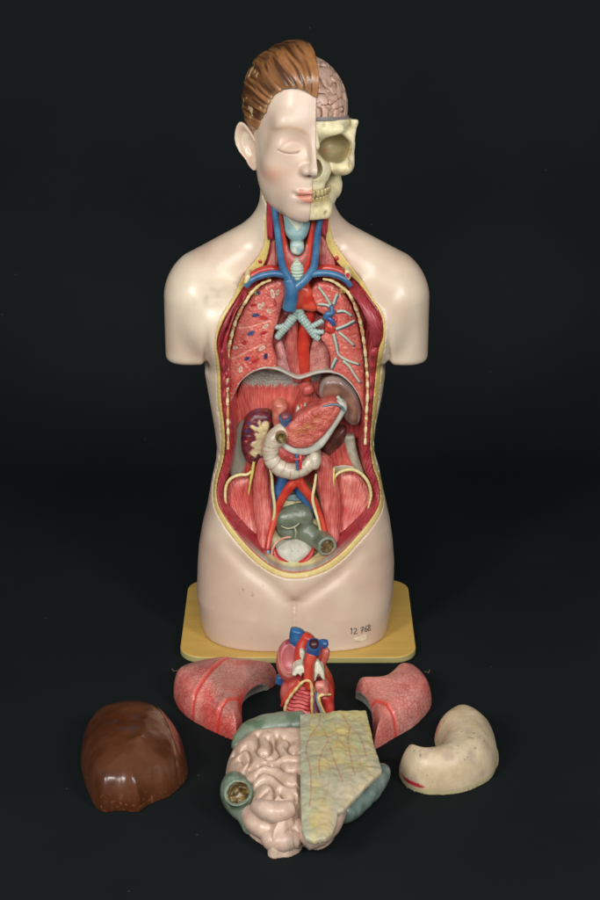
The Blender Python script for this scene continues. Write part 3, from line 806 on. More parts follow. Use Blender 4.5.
# ------------------------------------------------------------------ neck and chest
BLUE = c('#2f6390'); ART = c('#b82e22'); PINK = c('#cf5a52'); TEAL = c('#9dbcae'); GREYW = c('#c2bcaa')
def vary(a, b, s=8, seed=1, k=1.0, th=None):
    A = c(a) if isinstance(a, str) else a; B = c(b) if isinstance(b, str) else b
    return lambda P: mix(A, B, np.clip(.5+k*fbm(P[:, 0], P[:, 1], P[:, 2], s, seed), 0, 1))
vblue = vary('#2e5c86', '#44769a', 9, 2); vred = vary('#b52a20', '#c8452f', 9, 3)
# back of the neck seen between the vessels
for pts, nm in (([(267, 200), (267, 237), (270, 238.5), (273.5, 237), (274, 200)], 'a'), ([(321, 200), (320.5, 231), (323, 235.5), (327.5, 232), (328.5, 200)], 'b')):
    patch('neck_muscle', pts, -28, -5, m_fib, model, bulge=3.5, w=4, h=.7, col=vary('#941c2c', '#b02a38', 6, 4), fib=lambda P: P*np.array([1.2, .5, .06]))
for pts in ([(272, 236), (276, 240), (278, 262), (273, 274), (264, 277), (265, 270), (270, 256)], [(320, 236), (324, 238), (329, 250), (335, 263), (333, 274), (322, 272), (319, 258)]):
    patch('scalene_muscle', pts, -20, 0, m_fib, model, bulge=4, w=5, h=.8, col=vary('#c05a5a', '#d08074', 7, 5), fib=lambda P: P*np.array([1.3, .5, .1]))
# larynx
lar = patch('larynx', [(284, 200), (284, 222), (286, 234), (291, 240), (296.5, 243), (303, 240), (307.5, 234), (310.5, 221), (311, 200)], -28, -5, m_satin, model, bulge=8, w=12, h=.7,
      col=lambda P: mix(mix(c('#cfcdb6'), c('#86a9ab'), sst(-.6, .6, np.abs(P[:, 0]+2.5)-(P[:, 2]-434)*.75)), c('#a8c0bc'), np.clip(fbm(P[:, 0], P[:, 1], P[:, 2], 6, 8), 0, .6)))
cri = patch('cricoid_cartilage', [(291, 243), (296.5, 241), (303, 243), (304, 249), (300.5, 254), (296.5, 255), (292, 253), (290, 248)], -32, -10, m_satin, model, bulge=4, w=4, h=.6, col=vary('#86a9ab', '#c9cdb8', 5, 9))
patch('thyroid_gland', [(286, 243), (290.5, 250), (297, 256), (303, 250), (307, 243), (310, 251), (307, 262), (301, 267), (297, 262), (292, 267), (286, 262), (284, 252)], -27, -5, m_grain, model, bulge=6, w=6, h=.7, col=vary('#b8605a', '#c8857a', 5, 10))
ring = lambda k, a: (lambda L: 1+a*np.sin(L*k))
tube('trachea', [(297, 258, -27), (297, 270, -29), (297, 282, -25), (297, 292, -14), (297, 306, -12), (297, 314, -18)], 0, [6, 6.6, 6.6, 6, 6, 6], m_satin, model, seg=24, n=22, flat=.8, rf=ring(2.1, .05),
     col=lambda P: mix(c('#86a49a'), c('#c9cdb4'), .5+.5*np.sin(P[:, 2]*2.1)))
# great vessels
tube('carotid_artery', [(278.5, 200, -24), (280, 222, -26), (283, 240, -27), (286.5, 262, -28), (291, 279, -26), (292, 292, -20)], 0, [3.2, 3.3, 3.4, 3.6, 4, 4], m_gloss, model, col=vred)
tube('carotid_artery', [(317, 200, -24), (314, 222, -26), (311, 240, -27), (308, 262, -28), (305, 279, -26), (305, 292, -20)], 0, [3.2, 3.3, 3.4, 3.6, 4, 4], m_gloss, model, col=vred)
tube('subclavian_artery', [(286, 274, -22), (272, 269, -26), (258, 272, -30), (248, 280, -32)], 0, [4, 4, 3.8, 3.5], m_gloss, model, col=vary('#a32a28', '#bb3c30', 8, 3))
tube('subclavian_artery', [(308, 274, -22), (324, 268.5, -26), (337, 270, -30), (348, 277, -32)], 0, [4, 4, 3.8, 3.5], m_gloss, model, col=vary('#a32a28', '#bb3c30', 8, 3))
tube('jugular_vein', [(273.5, 200, -30), (275.5, 216, -31), (278, 235, -32), (280.5, 255, -33), (283.5, 269, -34), (290, 281, -34)], 0, [3, 3.1, 3.2, 3.4, 3.8, 4.6], m_gloss, model, seg=18, col=vblue)
tube('jugular_vein', [(322, 200, -30), (320, 216, -31), (317.5, 235, -32), (315.5, 255, -33), (313.5, 268, -34), (305, 280, -34), (294, 289, -34)], 0, [3, 3.1, 3.2, 3.4, 3.8, 4.2, 4.6], m_gloss, model, seg=18, col=vblue)
tube('subclavian_vein', [(246, 286.5, -36), (252, 280, -37), (262, 275.5, -36), (274, 273.5, -35), (284, 275, -34)], 0, [2.4, 2.9, 3.1, 3.2, 3.6], m_gloss, model, seg=18, col=vblue)
tube('subclavian_vein', [(350.5, 286, -36), (345, 279.5, -37), (336, 275, -36), (325, 273, -35), (312, 274, -34)], 0, [2.4, 2.9, 3.1, 3.2, 3.6], m_gloss, model, seg=18, col=vblue)
svc = tube('vena_cava', [(288, 279, -34), (291.5, 289, -34), (291, 299, -33), (289, 308.5, -31)], 0, [5.6, 6.6, 6.8, 6.8], m_gloss, model, seg=22, col=vblue)
ORG[svc.name] = ORG[model.name]
tube('cut_end', [(289, 309, -31), (289, 310.5, -30)], 0, [5.6, 5.2], m_gloss, svc, seg=20, col=c('#5c2430'))
patch('collar_bone_cut', [(243, 281), (247, 274.5), (250.5, 277), (246.5, 283.5)], -38, -20, m_satin, model, bulge=2, w=2, h=.5, col=lambda P: mix(c('#c87a66'), c('#dccb98'), sst(1.0, 2.6, np.hypot(P[:, 0]+54, (P[:, 2]-P[:, 2].mean())*.7))))
patch('collar_bone_cut', [(345, 271), (349, 270.5), (351, 275), (349, 280), (345.5, 277)], -38, -20, m_satin, model, bulge=2, w=2, h=.5, col=lambda P: mix(c('#b02a3a'), c('#dccb98'), sst(1.4, 2.8, np.hypot(P[:, 0]-P[:, 0].mean(), (P[:, 2]-P[:, 2].mean())*.7))))
for p in ((260.5, 261), (336.5, 258)):
    q = onskin(*p, off=2.6)
    sdf('vessel_stub', lambda x, y, z, q=q: ell(x, y, z, q[0], q[1]+1, q[2], 3.0, 3, 3.0), q-5, q+5, .7, m_gloss, model, col=c('#a83434'))
# cut chest muscles, dark red
def cutmuscle(pts, Yo, bul, nm='chest_muscle'):
    patch(nm, pts, 0, -10, m_fib, model, bulge=bul, w=6, h=.9, Yf=lambda x, z: YF(x, z)+Yo, K=3 if False else None) if False else None
def relief_skin(name, pts, off, bul, w, m, col, fib=None, back=12, h=.9, disp=None):
    P2 = np.array([onskin(p[0], p[1], off)[[0, 2]] for p in pts]); P2 = cat(P2, True, 4)
    g = poly2(P2, 6, .6); lo2 = P2.min(0); hi2 = P2.max(0)
    ymin = min(YF(P2[:, 0], P2[:, 1]))-bul-3+off; ymax = max(YF(P2[:, 0], P2[:, 1]))+back+off+3
    def f(x, y, z):
        s = g(x, z); yf = YF(x, z)+off
        hh = yf-bul*prof(-s/w)
        if disp is not None: hh = hh-disp(x, z)
        return np.maximum(np.maximum(s, (hh-y)*.7), y-yf-back)
    P, Q = nets(f, (lo2[0]-2.5, ymin, lo2[1]-2.5), (hi2[0]+2.5, ymax, hi2[1]+2.5), h, K=3, B=4)
    return mk(name, P, Q, m, model, col=col, fib=fib)
cm = vary('#8e1a29', '#a82a38', 9, 12)
fb = lambda P: np.stack([(P[:, 0]*.9+P[:, 2]*np.sign(P[:, 0])*.45)*1.1, P[:, 1]*.3, P[:, 2]*.06], 1)
relief_skin('chest_muscle', [(243, 289), (240, 300), (232, 313), (227, 326), (221.5, 338), (219.5, 348), (216.8, 350), (216.5, 343), (219, 331), (226.5, 315), (235.5, 299)], 6.5, 5, 5, m_fib, cm, fb)
relief_skin('chest_muscle', [(246, 287), (247, 294), (238, 308), (232.5, 322), (228, 336), (225, 350), (221.5, 349), (223.5, 338), (229, 325), (234, 312), (242, 300)], 10, 4.5, 4.5, m_fib, vary('#a02433', '#b83a42', 9, 13), fb)
relief_skin('chest_muscle', [(352, 279), (359, 286), (369, 299.5), (378, 312), (381.8, 324), (381.5, 335), (378.5, 344), (373.5, 346.5), (371, 340), (368, 326), (362.5, 311), (356, 300), (348.5, 289)], 6.5, 5.5, 6, m_fib, cm, fb)
def beads(px, side):
    return lambda x, z: 1.3*np.sin(z*.36+side)
relief_skin('side_muscle', [(219.5, 352), (224, 350), (225.3, 366), (225.8, 390), (226, 412), (227.5, 430), (228, 447), (226.5, 447), (224.8, 427), (222.5, 404), (221.6, 380), (220.4, 364)], 8, 3, 4, m_fib, vary('#a32231', '#b83240', 9, 14), fb, disp=beads(0, 0))
relief_skin('side_muscle', [(371, 349), (378, 348), (376, 364), (374.6, 382), (372.4, 405), (370.5, 428), (369.5, 447), (367.2, 447), (368, 428), (369, 404), (369.5, 380), (369.5, 362)], 8, 3.5, 4, m_fib, vary('#a32231', '#b83240', 9, 14), fb, disp=beads(0, 1))

# rib line round the chest
YL = -30
RL = [(271, 280), (262, 283.5), (255, 289), (248, 297.5), (241.5, 308), (235.5, 321), (231.3, 336), (228.3, 352), (227, 367), (227.2, 385), (227.6, 405), (228, 427), (228.3, 449)]
RR = [(323, 279), (332, 280.8), (341, 286.5), (350, 295), (356.5, 309), (360.8, 323), (363.7, 340), (365.8, 357), (367, 372), (367.6, 393), (366.6, 411), (365.8, 427), (365.2, 444)]
for R_ in (RL, RR):
    tube('chest_lining', R_, YL-.5, [1.2, 1.5, 1.7, 1.7, 1.6, 1.6, 1.5, 1.4, 1.3, 1.2, 1.1, 1.0, .8], m_satin, model, seg=8, n=8, rf=lambda L: 1+.14*np.sin(L*.9)+.12*np.sin(L*2.1), col=vary('#cfae74', '#e0cf9e', 5, 15))
    C = cat([W(p[0], p[1], YL-1.6) for p in R_], n=20); L = np.concatenate([[0], np.cumsum(np.linalg.norm(np.diff(C, axis=0), axis=1))])
    k = 30.0; i = 0
    while k < L[-1]-6:
        a = [np.interp(q, L, C[:, 0]) for q in (k, k+4, k+8)], [np.interp(q, L, C[:, 2]) for q in (k, k+4, k+8)]
        Cc = [np.array([a[0][j], YL-2.6, a[1][j]]) for j in range(3)]
        P, F = sweep(Cc, [1.3, 2.3-.004*k, 1.3], seg=12, n=5, flat=.9)
        mk('rib', P, F, m_satin, model, col=lambda P: mix(c('#c98a5e'), c('#dfcf9f'), sst(.2, .55, noise(P[:, 0], P[:, 1], P[:, 2], 2.6, 17)+.45)))
        k += 11.5+2.5*math.sin(i*1.7); i += 1

# lungs, cut face
arcL = [(234, 392), (240, 380.5), (252, 371.8), (265, 367.5), (275, 369)]
LUNG = c('#c85a50')
def spots(P, S_, base):
    col = base
    for (px, py, rx, rz, ang, cc) in S_:
        q = W(px, py, -24); a = math.radians(ang)
        dx = P[:, 0]-q[0]; dz = P[:, 2]-q[2]; u = dx*math.cos(a)+dz*math.sin(a); v = -dx*math.sin(a)+dz*math.cos(a)
        r = np.sqrt((u/rx)**2+(v/rz)**2)
        col = mix(col, c('#8a4a42'), sst(1.35, 1.1, r)*.7); col = mix(col, c(cc), sst(1.05, .9, r))
        if cc[1] in '9ac': col = mix(col, c('#b96a5a'), sst(.55, .3, r)*.8)
    return col
SP = [(258.3, 293, 2.2, 1.4, -20, '#2c3f6e'), (272.5, 293.5, 2, 5, 12, '#c9b49c'), (277.5, 292, 1.6, 3.5, -15, '#c2a890'), (275, 303, 1.6, 3, 10, '#a01f24'), (253.5, 305, 3, 1.6, 15, '#b02626'), (259.5, 306, 2.2, 3.4, 10, '#c9b49c'), (263, 304, 1.5, 2.5, -20, '#c9b49c'),
      (269, 311, 3, 1.8, -50, '#c9b49c'), (255.5, 315, 3.6, 1.8, 5, '#2c3f6e'), (263.5, 317.5, 4.2, 1.9, -12, '#b02626'), (265.5, 326, 3.8, 1.8, 30, '#c9b49c'), (251, 333, 3.8, 1.9, 30, '#384f80'), (263.5, 332.8, 3.6, 1.6, 20, '#b02626'), (244.5, 342.5, 2, 2, 0, '#b02626'),
      (235.3, 347.5, 2.6, 1.8, 20, '#c9b49c'), (262, 348, 4, 1.8, 35, '#c9b49c'), (247, 358.5, 2.8, 1.7, 35, '#2a3160'), (265.7, 356, 1.8, 3.2, -15, '#2a2f58'), (255.5, 360.5, 4, 1.7, 30, '#b02626'), (240.5, 369, 2, 3.8, -15, '#c9b49c')]
fis = line2([[W(236, 328, -24)[[0, 2]], W(251, 326, -24)[[0, 2]], W(270, 320, -24)[[0, 2]]], [W(232, 359, -24)[[0, 2]], W(247, 351, -24)[[0, 2]], W(264, 343, -24)[[0, 2]]]], (-90, 270), (0, 400), .5)
def lung_col(P):
    x, y, z = P.T
    base = mix(c('#bf5149'), c('#d07064'), np.clip(.5+fbm(x, y, z, 16, 18), 0, 1))
    base = mix(base, c('#a53835'), sst(.3, .7, noise(x, y, z, 1.5, 19))*.7); base = mix(base, c('#dfa08c'), sst(.35, .75, noise(x, y, z, 1.7, 20))*.7)
    base = mix(base, c('#e0a08c'), np.exp(-(fis(x, z)/.6)**2)*.85)
    return base
pL = [(272, 281), (280, 279), (285, 282), (287.8, 290), (284, 301), (280.5, 312), (277.5, 322), (273.3, 334), (272.8, 347), (276.5, 359), (275.5, 370), (265, 369), (252, 373), (241, 382), (235, 394), (229.5, 402), (229, 385), (229, 367), (230.5, 352), (233.5, 337), (237.8, 322), (243.5, 309.5), (250, 299), (257, 290.5), (264, 285)]
patch('lung_section', pL, -21, 8, m_gloss, model, bulge=4, w=6, h=.62, disp=lambda x, z: .25*noise(x, 0, z, 1.6, 21)-.5*np.exp(-(fis(x, z)/.9)**2), col=lambda P: spots(P, SP, lung_col(P)))
pR = [(322, 281), (316, 283), (311.5, 289), (311, 300), (313.5, 309), (321, 313), (326, 318), (325, 330), (321, 338), (327, 347), (330.5, 358), (331, 372.5), (340, 375), (350, 383), (358, 394.5), (363, 409), (364.5, 395), (364.6, 372), (363.4, 357), (361.2, 341), (358, 325), (353.5, 310.5), (347, 297.5), (338.5, 288.5), (331, 283)]
patch('lung_section', pR, -21, 8, m_gloss, model, bulge=4, w=6, h=.7, disp=lambda x, z: .3*noise(x, 0, z, 1.6, 22), col=lung_col)
# space between the lungs
patch('heart_bed', [(283, 284), (312, 284), (316, 312), (326, 318), (324, 338), (329, 350), (332, 372), (315, 373.5), (299, 378), (282, 372), (275, 368), (275, 352), (272, 340), (276, 320), (283, 305)], -6, 10, m_gloss, model, bulge=2, w=5, h=.9,
      disp=lambda x, z: 2.0*fbm(x, 0, z, 7, 23), col=vary('#9d4346', '#b86660', 6, 24))
patch('hilum_lobe', [(314, 338), (320, 335), (327, 343), (330, 356), (329, 371), (318, 373), (309, 372), (309, 357), (311, 346)], -11, 0, m_grain, model, bulge=5, w=7, h=.8, col=vary('#a8625e', '#c58d80', 5, 25))
patch('hilum_lobe', [(275, 345), (281, 341), (286, 350), (289, 362), (291, 373.5), (281, 370), (276, 366), (276, 355)], -11, 0, m_grain, model, bulge=4.5, w=6, h=.8, col=vary('#b07a78', '#cfa098', 5, 26))
patch('aortic_arch', [(292, 286), (302, 283), (311, 288), (315, 299), (318, 307), (314, 311.5), (302, 309.5), (293, 308.5), (291, 298)], -22, -5, m_gloss, model, bulge=6, w=6, h=.8, col=vary('#b2291f', '#c84a35', 7, 27))
tube('aorta', [(309, 309, -10), (307, 322, -11), (304.5, 336, -12), (303, 350, -12), (304, 365, -12), (306, 379, -8)], 0, [7, 7, 6.6, 6.2, 5.8, 5], m_gloss, model, seg=22, col=vary('#b52a1e', '#c43c28', 9, 28))
tube('oesophagus', [(293.5, 316, -10), (292, 332, -12), (291.5, 346, -13), (294, 362, -12), (298, 380, -8)], 0, [5.5, 5.8, 6, 5.8, 5], m_fib, model, seg=22, col=vary('#b8504a', '#cc6e62', 9, 29), fib=lambda P: P*np.array([1.5, .6, .08]))
bc = lambda P: mix(c('#7f9c98'), c('#b2c2b8'), .5+.5*np.sin((P[:, 2]*1.3+P[:, 0]*1.1)*1.6))
brz = dict(seg=20, n=16, rf=lambda L: .86*(1+.045*np.sin(L*1.9)))
tube('bronchus', [(296.5, 309, -22), (293, 317, -22), (287.5, 325, -22), (281.5, 332, -21), (277, 338, -20)], 0, [6.2, 5.4, 4.8, 4.2, 3.6], m_satin, model, col=bc, **brz)
tube('bronchus', [(287, 325, -22), (280.5, 327, -21), (275.5, 327, -20)], 0, [4.0, 3.2, 2.8], m_satin, model, col=bc, **brz)
tube('bronchus', [(297.5, 310, -22), (302, 318, -22), (308, 326, -22), (313.5, 334, -21.5), (318.5, 339, -21)], 0, [6.2, 5.4, 4.8, 4.4, 3.8], m_satin, model, col=bc, **brz)
tube('bronchus', [(310, 328, -22), (316.5, 324, -23), (323, 320.5, -24)], 0, [3.6, 3.2, 2.9], m_satin, model, col=bc, **brz)
tube('bronchus', [(312, 331, -22), (318, 332, -23), (323.5, 332, -24)], 0, [3.6, 3.1, 2.7], m_satin, model, col=bc, **brz)
# vessels fanning over the right-hand lung
VB = [[(330.5, 305), (326, 297), (318.5, 287)], [(333.5, 304), (335, 299), (337, 294)], [(331, 308), (327, 305), (318, 304)], [(337, 311.5), (344, 311), (351.5, 315.5)], [(336, 329), (345, 325.5), (354.5, 320.5)], [(339, 332.5), (346, 338), (353.5, 345)],
      [(333.5, 334), (336, 344), (339, 355), (349, 361), (358.5, 364)], [(336, 358), (333.5, 363), (331.5, 368)], [(343, 361), (349, 366), (354, 374), (359.5, 382)]]
for i, v in enumerate(VB):
    q = [(p[0], p[1], -26.2) for p in v]; o_ = [(p[0]+.9, p[1]+.9, -25.6) for p in v]
    br = tube('lung_vessel', q, 0, [1.5, 1.3, 1.2], m_gloss, model, seg=12, col=c('#a9b5a4')); ORG[br.name] = ORG[model.name]
    tube('vein_branch', o_, 0, [1.3, 1.2, 1.0], m_gloss, br, seg=10, col=c('#2d5f80'))
tube('lung_root_vein', [(325, 318, -27), (328, 314, -28), (332, 313, -28), (331, 306, -27)], 0, [3, 3, 2.8, 2], m_gloss, model, col=vblue)
tube('lung_root_vein', [(328, 318, -28), (332, 321, -28), (334, 325, -27)], 0, [2.8, 2.6, 2.3], m_gloss, model, col=vary('#243f7c', '#2f5590', 5, 3))
patch('lung_root', [(326, 322), (333, 318), (338, 316), (337, 325), (335, 333), (329, 334), (325, 331)], -23, -10, m_gloss, model, bulge=4, w=5, h=.7, disp=lambda x, z: .9*noise(x, 0, z, 3.2, 30), col=vary('#b52c25', '#c94c3c', 3, 31))

# ------------------------------------------------------------------ diaphragm and belly
dia = [(229.5, 404), (234.5, 392), (240, 381.5), (246, 375.5), (254, 370.5), (264, 367.6), (273, 368), (282, 371), (290, 375), (298.5, 378.2), (307, 376), (316, 373), (326, 371.6), (335, 372.4), (342, 375.3), (350, 382), (356, 390), (361, 400), (364.5, 412)]
C = [W(p[0], p[1], -24.5+3*abs(p[0]-297)/70) for p in dia]
Cc = cat(C, n=6); Pd = []; n_ = len(Cc)
prof_d = [(-1.6, 1.2), (-1.9, -.2), (-.6, -1.3), (1.5, -1.5), (6, -2.2), (14, -4.5), (24, -9), (34, -16), (36, -13), (24, -5.5), (14, -.5), (6, 1.2), (0, 1.8)]
kx = np.sin(np.linspace(0, np.pi, n_))**.5
for i in range(n_):
    for (dy, dz) in prof_d: Pd.append(Cc[i]+np.array([0, dy, dz*(.5+.5*kx[i])]))
k_ = len(prof_d); Fd = np.array([(i*k_+j, i*k_+(j+1) % k_, (i+1)*k_+(j+1) % k_, (i+1)*k_+j) for i in range(n_-1) for j in range(k_)])
mk('diaphragm', np.array(Pd), Fd, m_satin, model, col=vary('#aaa69a', '#c0bbae', 9, 33))

FR = dict(rgh=1)
rad = lambda cx, cz, k=70: (lambda P: np.stack([np.arctan2(P[:, 0]-cx, P[:, 2]-cz)*k, P[:, 1]*.3, np.hypot(P[:, 0]-cx, P[:, 2]-cz)*.05], 1))
def bpx(px, py, Y): q = W(px, py, Y); return q[0], q[2]
# vault muscle with its pale upper edge
def vault_col(P):
    x, y, z = P.T
    zc = W(270, 384, 4)[2]
    t = sst(-3, 2, z-zc+2.2*noise(x*3.2, 0, z*.2, 3, 35)-.02*(x+30)**2*.08)
    return mix(mix(c('#c24c44'), c('#d26456'), np.clip(.5+fbm(x, y, z, 14, 36), 0, 1)), c('#a5a196'), t*(x < 20))
patch('vault_muscle', [(236, 400), (243, 380), (256, 366), (272, 362), (300, 372), (320, 368), (330, 390), (322, 410), (306, 430), (280, 440), (258, 440), (240, 448), (233, 455), (231, 430)], 6, 20, m_fib, model, bulge=5, w=14, h=1.0, col=vault_col, fib=lambda P: rad(*bpx(268, 520, 0), k=110)(P)*(1-.85*sst(-3, 16, P[:, 2]-W(270, 385, 4)[2]))[:, None])
patch('flank_muscle', [(232, 445), (238, 425), (246, 420), (250, 440), (246, 470), (236, 476), (230, 474), (231, 460)], 0, 20, m_satin, model, bulge=5, w=9, h=1.0, col=lambda P: mix(c('#8f8f80'), c('#b94640'), sst(-1.5, 1.5, P[:, 0]+54+2*noise(P[:, 0], P[:, 1], P[:, 2], 6, 37))))
patch('lumbar_muscle', [(241, 466), (250, 456), (262, 460), (258, 470), (250, 476), (242, 476)], 0, 20, m_fib, model, bulge=4, w=6, h=.9, col=vary('#b04038', '#c25a4c', 6, 38), fib=rad(*bpx(262, 400, 0), k=90))
patch('lumbar_muscle', [(327, 448), (334, 440), (343, 437), (350, 450), (357, 466), (350, 468), (336, 471), (331, 462)], -1, 20, m_fib, model, bulge=4, w=6, h=.9, col=vary('#b8463e', '#c85e50', 6, 39), fib=rad(*bpx(330, 380, 0), k=90))
patch('fascia_strip', [(343.5, 436.5), (349, 435.5), (354.5, 436), (356, 446), (359, 458), (364, 472), (366.5, 480), (357, 474), (350.5, 462), (346, 449)], -3, 18, m_satin, model, bulge=3, w=5, h=.8, col=vary('#98917f', '#b0a995', 6, 40))
patch('fascia_strip', [(333, 466), (345, 463), (356, 467), (363, 474), (350, 473), (336, 476)], -3, 18, m_satin, model, bulge=2.5, w=4, h=.8, col=vary('#a39d88', '#b5ae98', 6, 41))
patch('flank_muscle', [(333, 388), (346, 384), (360, 400), (364, 420), (362, 440), (352, 436), (342, 436), (334, 446), (322, 440), (322, 420)], 5, 20, m_fib, model, bulge=3, w=9, h=1.0, col=vary('#9c2630', '#b23a3a', 9, 42), fib=rad(*bpx(340, 300, 0), k=90))

# iliac and psoas muscles: the pelvic bowl comes forward as it goes down
def lowpatch(name, pts, off, m, bulge, w, h, **kw):
    return patch(name, [(p[0], p[1], float(yb(p[1]))+off) for p in pts], -12+off, 14, m, model, bulge=bulge, w=w, h=h, Yf=lambda x, z: bowl(z)+off, **kw)
il = vary('#c8544c', '#da7e70', 12, 43)
lowpatch('iliac_muscle', [(227, 482), (234, 477), (244, 474.5), (251, 477), (254, 495), (259, 522), (264, 548), (264, 562), (254, 557), (242, 545), (231, 530), (225.5, 515), (224, 498)], 8, m_fib, 9, 16, 1.0, col=il, fib=rad(*bpx(262, 575, -12), k=75))
lowpatch('iliac_muscle', [(336.5, 475), (344, 470.5), (352, 470), (361, 474.5), (368, 485), (371.5, 496), (369.5, 512), (362, 528), (351, 543), (340, 556), (332, 560), (333, 545), (339, 515)], 8, m_fib, 9, 16, 1.0, col=il, fib=rad(*bpx(332, 575, -12), k=75))
ps = vary('#c6564e', '#d87a6e', 12, 44)
lowpatch('psoas_muscle', [(258, 460), (264, 457), (269, 463), (271.5, 480), (274, 500), (276, 516), (271, 532), (268, 546), (265, 557), (261.5, 556), (258, 545), (255, 520), (252.8, 498), (253, 478)], 1, m_fib, 13, 10, .9, col=ps, fib=lambda P: P*np.array([.85, .3, .045]))
lowpatch('psoas_muscle', [(317, 458), (324, 454), (331, 461), (336.5, 477), (340.5, 500), (340, 522), (339, 540), (335, 548), (330, 540), (324, 524), (320, 505), (316, 484), (315, 468)], 1, m_fib, 13, 10, .9, col=ps, fib=lambda P: P*np.array([.85, .3, .045]))
ycr = vary('#cdbd7a', '#ddd29c', 4, 45)
cr1 = dict(seg=10, n=10, rf=lambda L: .8+.05*np.sin(L*1.6))
tube('pelvic_crest', [(230, 518), (226.8, 508), (225.2, 497), (226.2, 486), (231, 478.5), (239, 475), (247, 474.5), (251.5, 471)], -17, [.7, 1.4, 1.8, 2.0, 2.1, 2.1, 1.8, 1.3], m_satin, model, col=ycr, **cr1)
tube('pelvic_crest', [(334, 479), (338, 473.5), (346, 470), (354, 470), (362, 474.5), (368.4, 483), (371, 494), (369.3, 504), (367, 512)], -17, [1.2, 1.9, 2.2, 2.2, 2.2, 2.1, 1.9, 1.4, .7], m_satin, model, col=ycr, **cr1)
tube('nerve', [(254, 462, -14), (252, 474, -18), (250, 484, -20), (248.5, 495, -20)], 0, [1.6, 1.7, 1.2, .6], m_satin, model, col=vary('#c0a850', '#d2bf6c', 5, 46), seg=8)
tube('nerve', [(334, 468, -14), (333.5, 480, -20), (334, 492, -20)], 0, [1.2, 1.1, .5], m_satin, model, col=vary('#c0a850', '#d2bf6c', 5, 46), seg=8)

# pelvis floor, spine and vessels
lowpatch('sacrum', [(272, 494), (288, 484), (304, 486), (318, 500), (324, 520), (330, 548), (322, 562), (308, 570), (288, 571), (274, 564), (268, 552), (270, 524)], 3, m_satin, 3, 8, 1.0, disp=lambda x, z: .8*fbm(x, 0, z, 9, 47), col=vary('#b9ab72', '#d9cf9f', 9, 48))
patch('spinal_disc', [(284, 498), (290, 494.5), (300, 494.5), (306, 498), (302, 500.5), (289, 500.5)], -14, -5, m_satin, model, bulge=2, w=2.5, h=.6, col=vary('#7f9ba2', '#9db0ac', 4, 49))
lowpatch('pubic_fat', [(266, 556), (272, 562), (284, 568), (297, 569.5), (312, 566.5), (324, 559), (326, 552), (316, 556), (308, 562), (293, 566), (280, 562), (272, 554)], -6, m_satin, 3, 4, .8, disp=lambda x, z: .6*fbm(x, 0, z, 6, 50), col=vary('#cfc48c', '#ddd5aa', 6, 51))
tube('iliac_vein', [(290, 462, -14), (284, 478, -16), (279, 492, -18), (276, 506, -17), (273, 520, -12)], 0, [6, 6.5, 6.2, 5, 3.6], m_gloss, model, seg=18, col=vary('#234f80', '#35699a', 8, 2))
tube('iliac_vein', [(294, 478, -14), (300, 492, -17), (307, 501, -18), (313, 511, -17), (318, 522, -12)], 0, [5, 5.4, 5, 4.4, 3], m_gloss, model, seg=18, col=vary('#234f80', '#35699a', 8, 2))
tube('abdominal_aorta', [(297, 460, -18), (297.5, 471, -21), (297, 482, -23)], 0, [6.5, 6.4, 6.6], m_gloss, model, seg=20, col=vred)
tube('iliac_artery', [(297, 479, -23), (290, 487, -24), (283, 497, -24), (278, 508, -24), (274, 522, -28), (270, 536, -33), (267.5, 550, -40)], 0, [5.6, 5, 4.5, 4, 3.4, 3, 2.5], m_gloss, model, seg=18, col=vred)
tube('iliac_artery', [(297.5, 479, -23), (303, 487, -24), (309, 495, -24), (315, 505, -23), (320, 517, -25), (325, 532, -29)], 0, [5.6, 5, 4.5, 4, 3.4, 2.5], m_gloss, model, seg=18, col=vred)
tube('ureter', [(268, 462, -20), (271.5, 475, -24), (272.5, 490, -26), (274.5, 505, -27), (274, 516, -29), (271, 526, -28)], 0, [1.3, 1.5, 1.6, 1.6, 1.5, 1.2], m_satin, model, col=vary('#cbbd80', '#dcd2a4', 5, 52), seg=10)
tube('ureter', [(316, 474, -20), (314.5, 486, -24), (312.5, 498, -27), (315, 510, -27), (318, 520, -30), (320.5, 531, -31)], 0, [1.3, 1.5, 1.6, 1.6, 1.5, 1.2], m_satin, model, col=vary('#cbbd80', '#dcd2a4', 5, 52), seg=10)
tube('iliac_vein', [(268, 548, -38), (268.5, 556, -42), (270, 562, -45)], 0, [2.6, 2.6, 2], m_gloss, model, col=vblue)
rect = vary('#56604e', '#6d7664', 9, 53)
def RC(px, py, Y): return W(px, py, Y)
rp = [RC(286, 520, -22), RC(300, 517, -22), RC(289, 530, -24), RC(303, 530, -24), RC(312, 535, -26), RC(319, 539, -28), RC(326.5, 546, -46), RC(296, 508, -16)]
def rect_f(x, y, z):
    d = smin(ell(x, y, z, *rp[0], 13, 12, 14), ell(x, y, z, *rp[1], 14, 12, 15), 8)
    d = smin(d, ell(x, y, z, *rp[2], 13, 12, 10), 3)
    d = smin(d, cap(x, y, z, rp[3], rp[5], 11, 10.5), 3)
    d = smin(d, cap(x, y, z, rp[5], rp[6], 10.5, 10.5), 5)
    ax = (rp[6]-rp[5]); ax = ax/np.linalg.norm(ax)
    t = (x-rp[6][0])*ax[0]+(y-rp[6][1])*ax[1]+(z-rp[6][2])*ax[2]
    r_ = np.sqrt(np.maximum((x-rp[6][0])**2+(y-rp[6][1])**2+(z-rp[6][2])**2-t*t, 0))
    d = smax(d, t-2.5, 1.5)
    d = smax(d, -np.maximum(r_-7.0, -t-3+noise(x, y, z, 2.5, 54)*.8), 1.0)
    return d-.35*fbm(x, y, z, 8, 55)
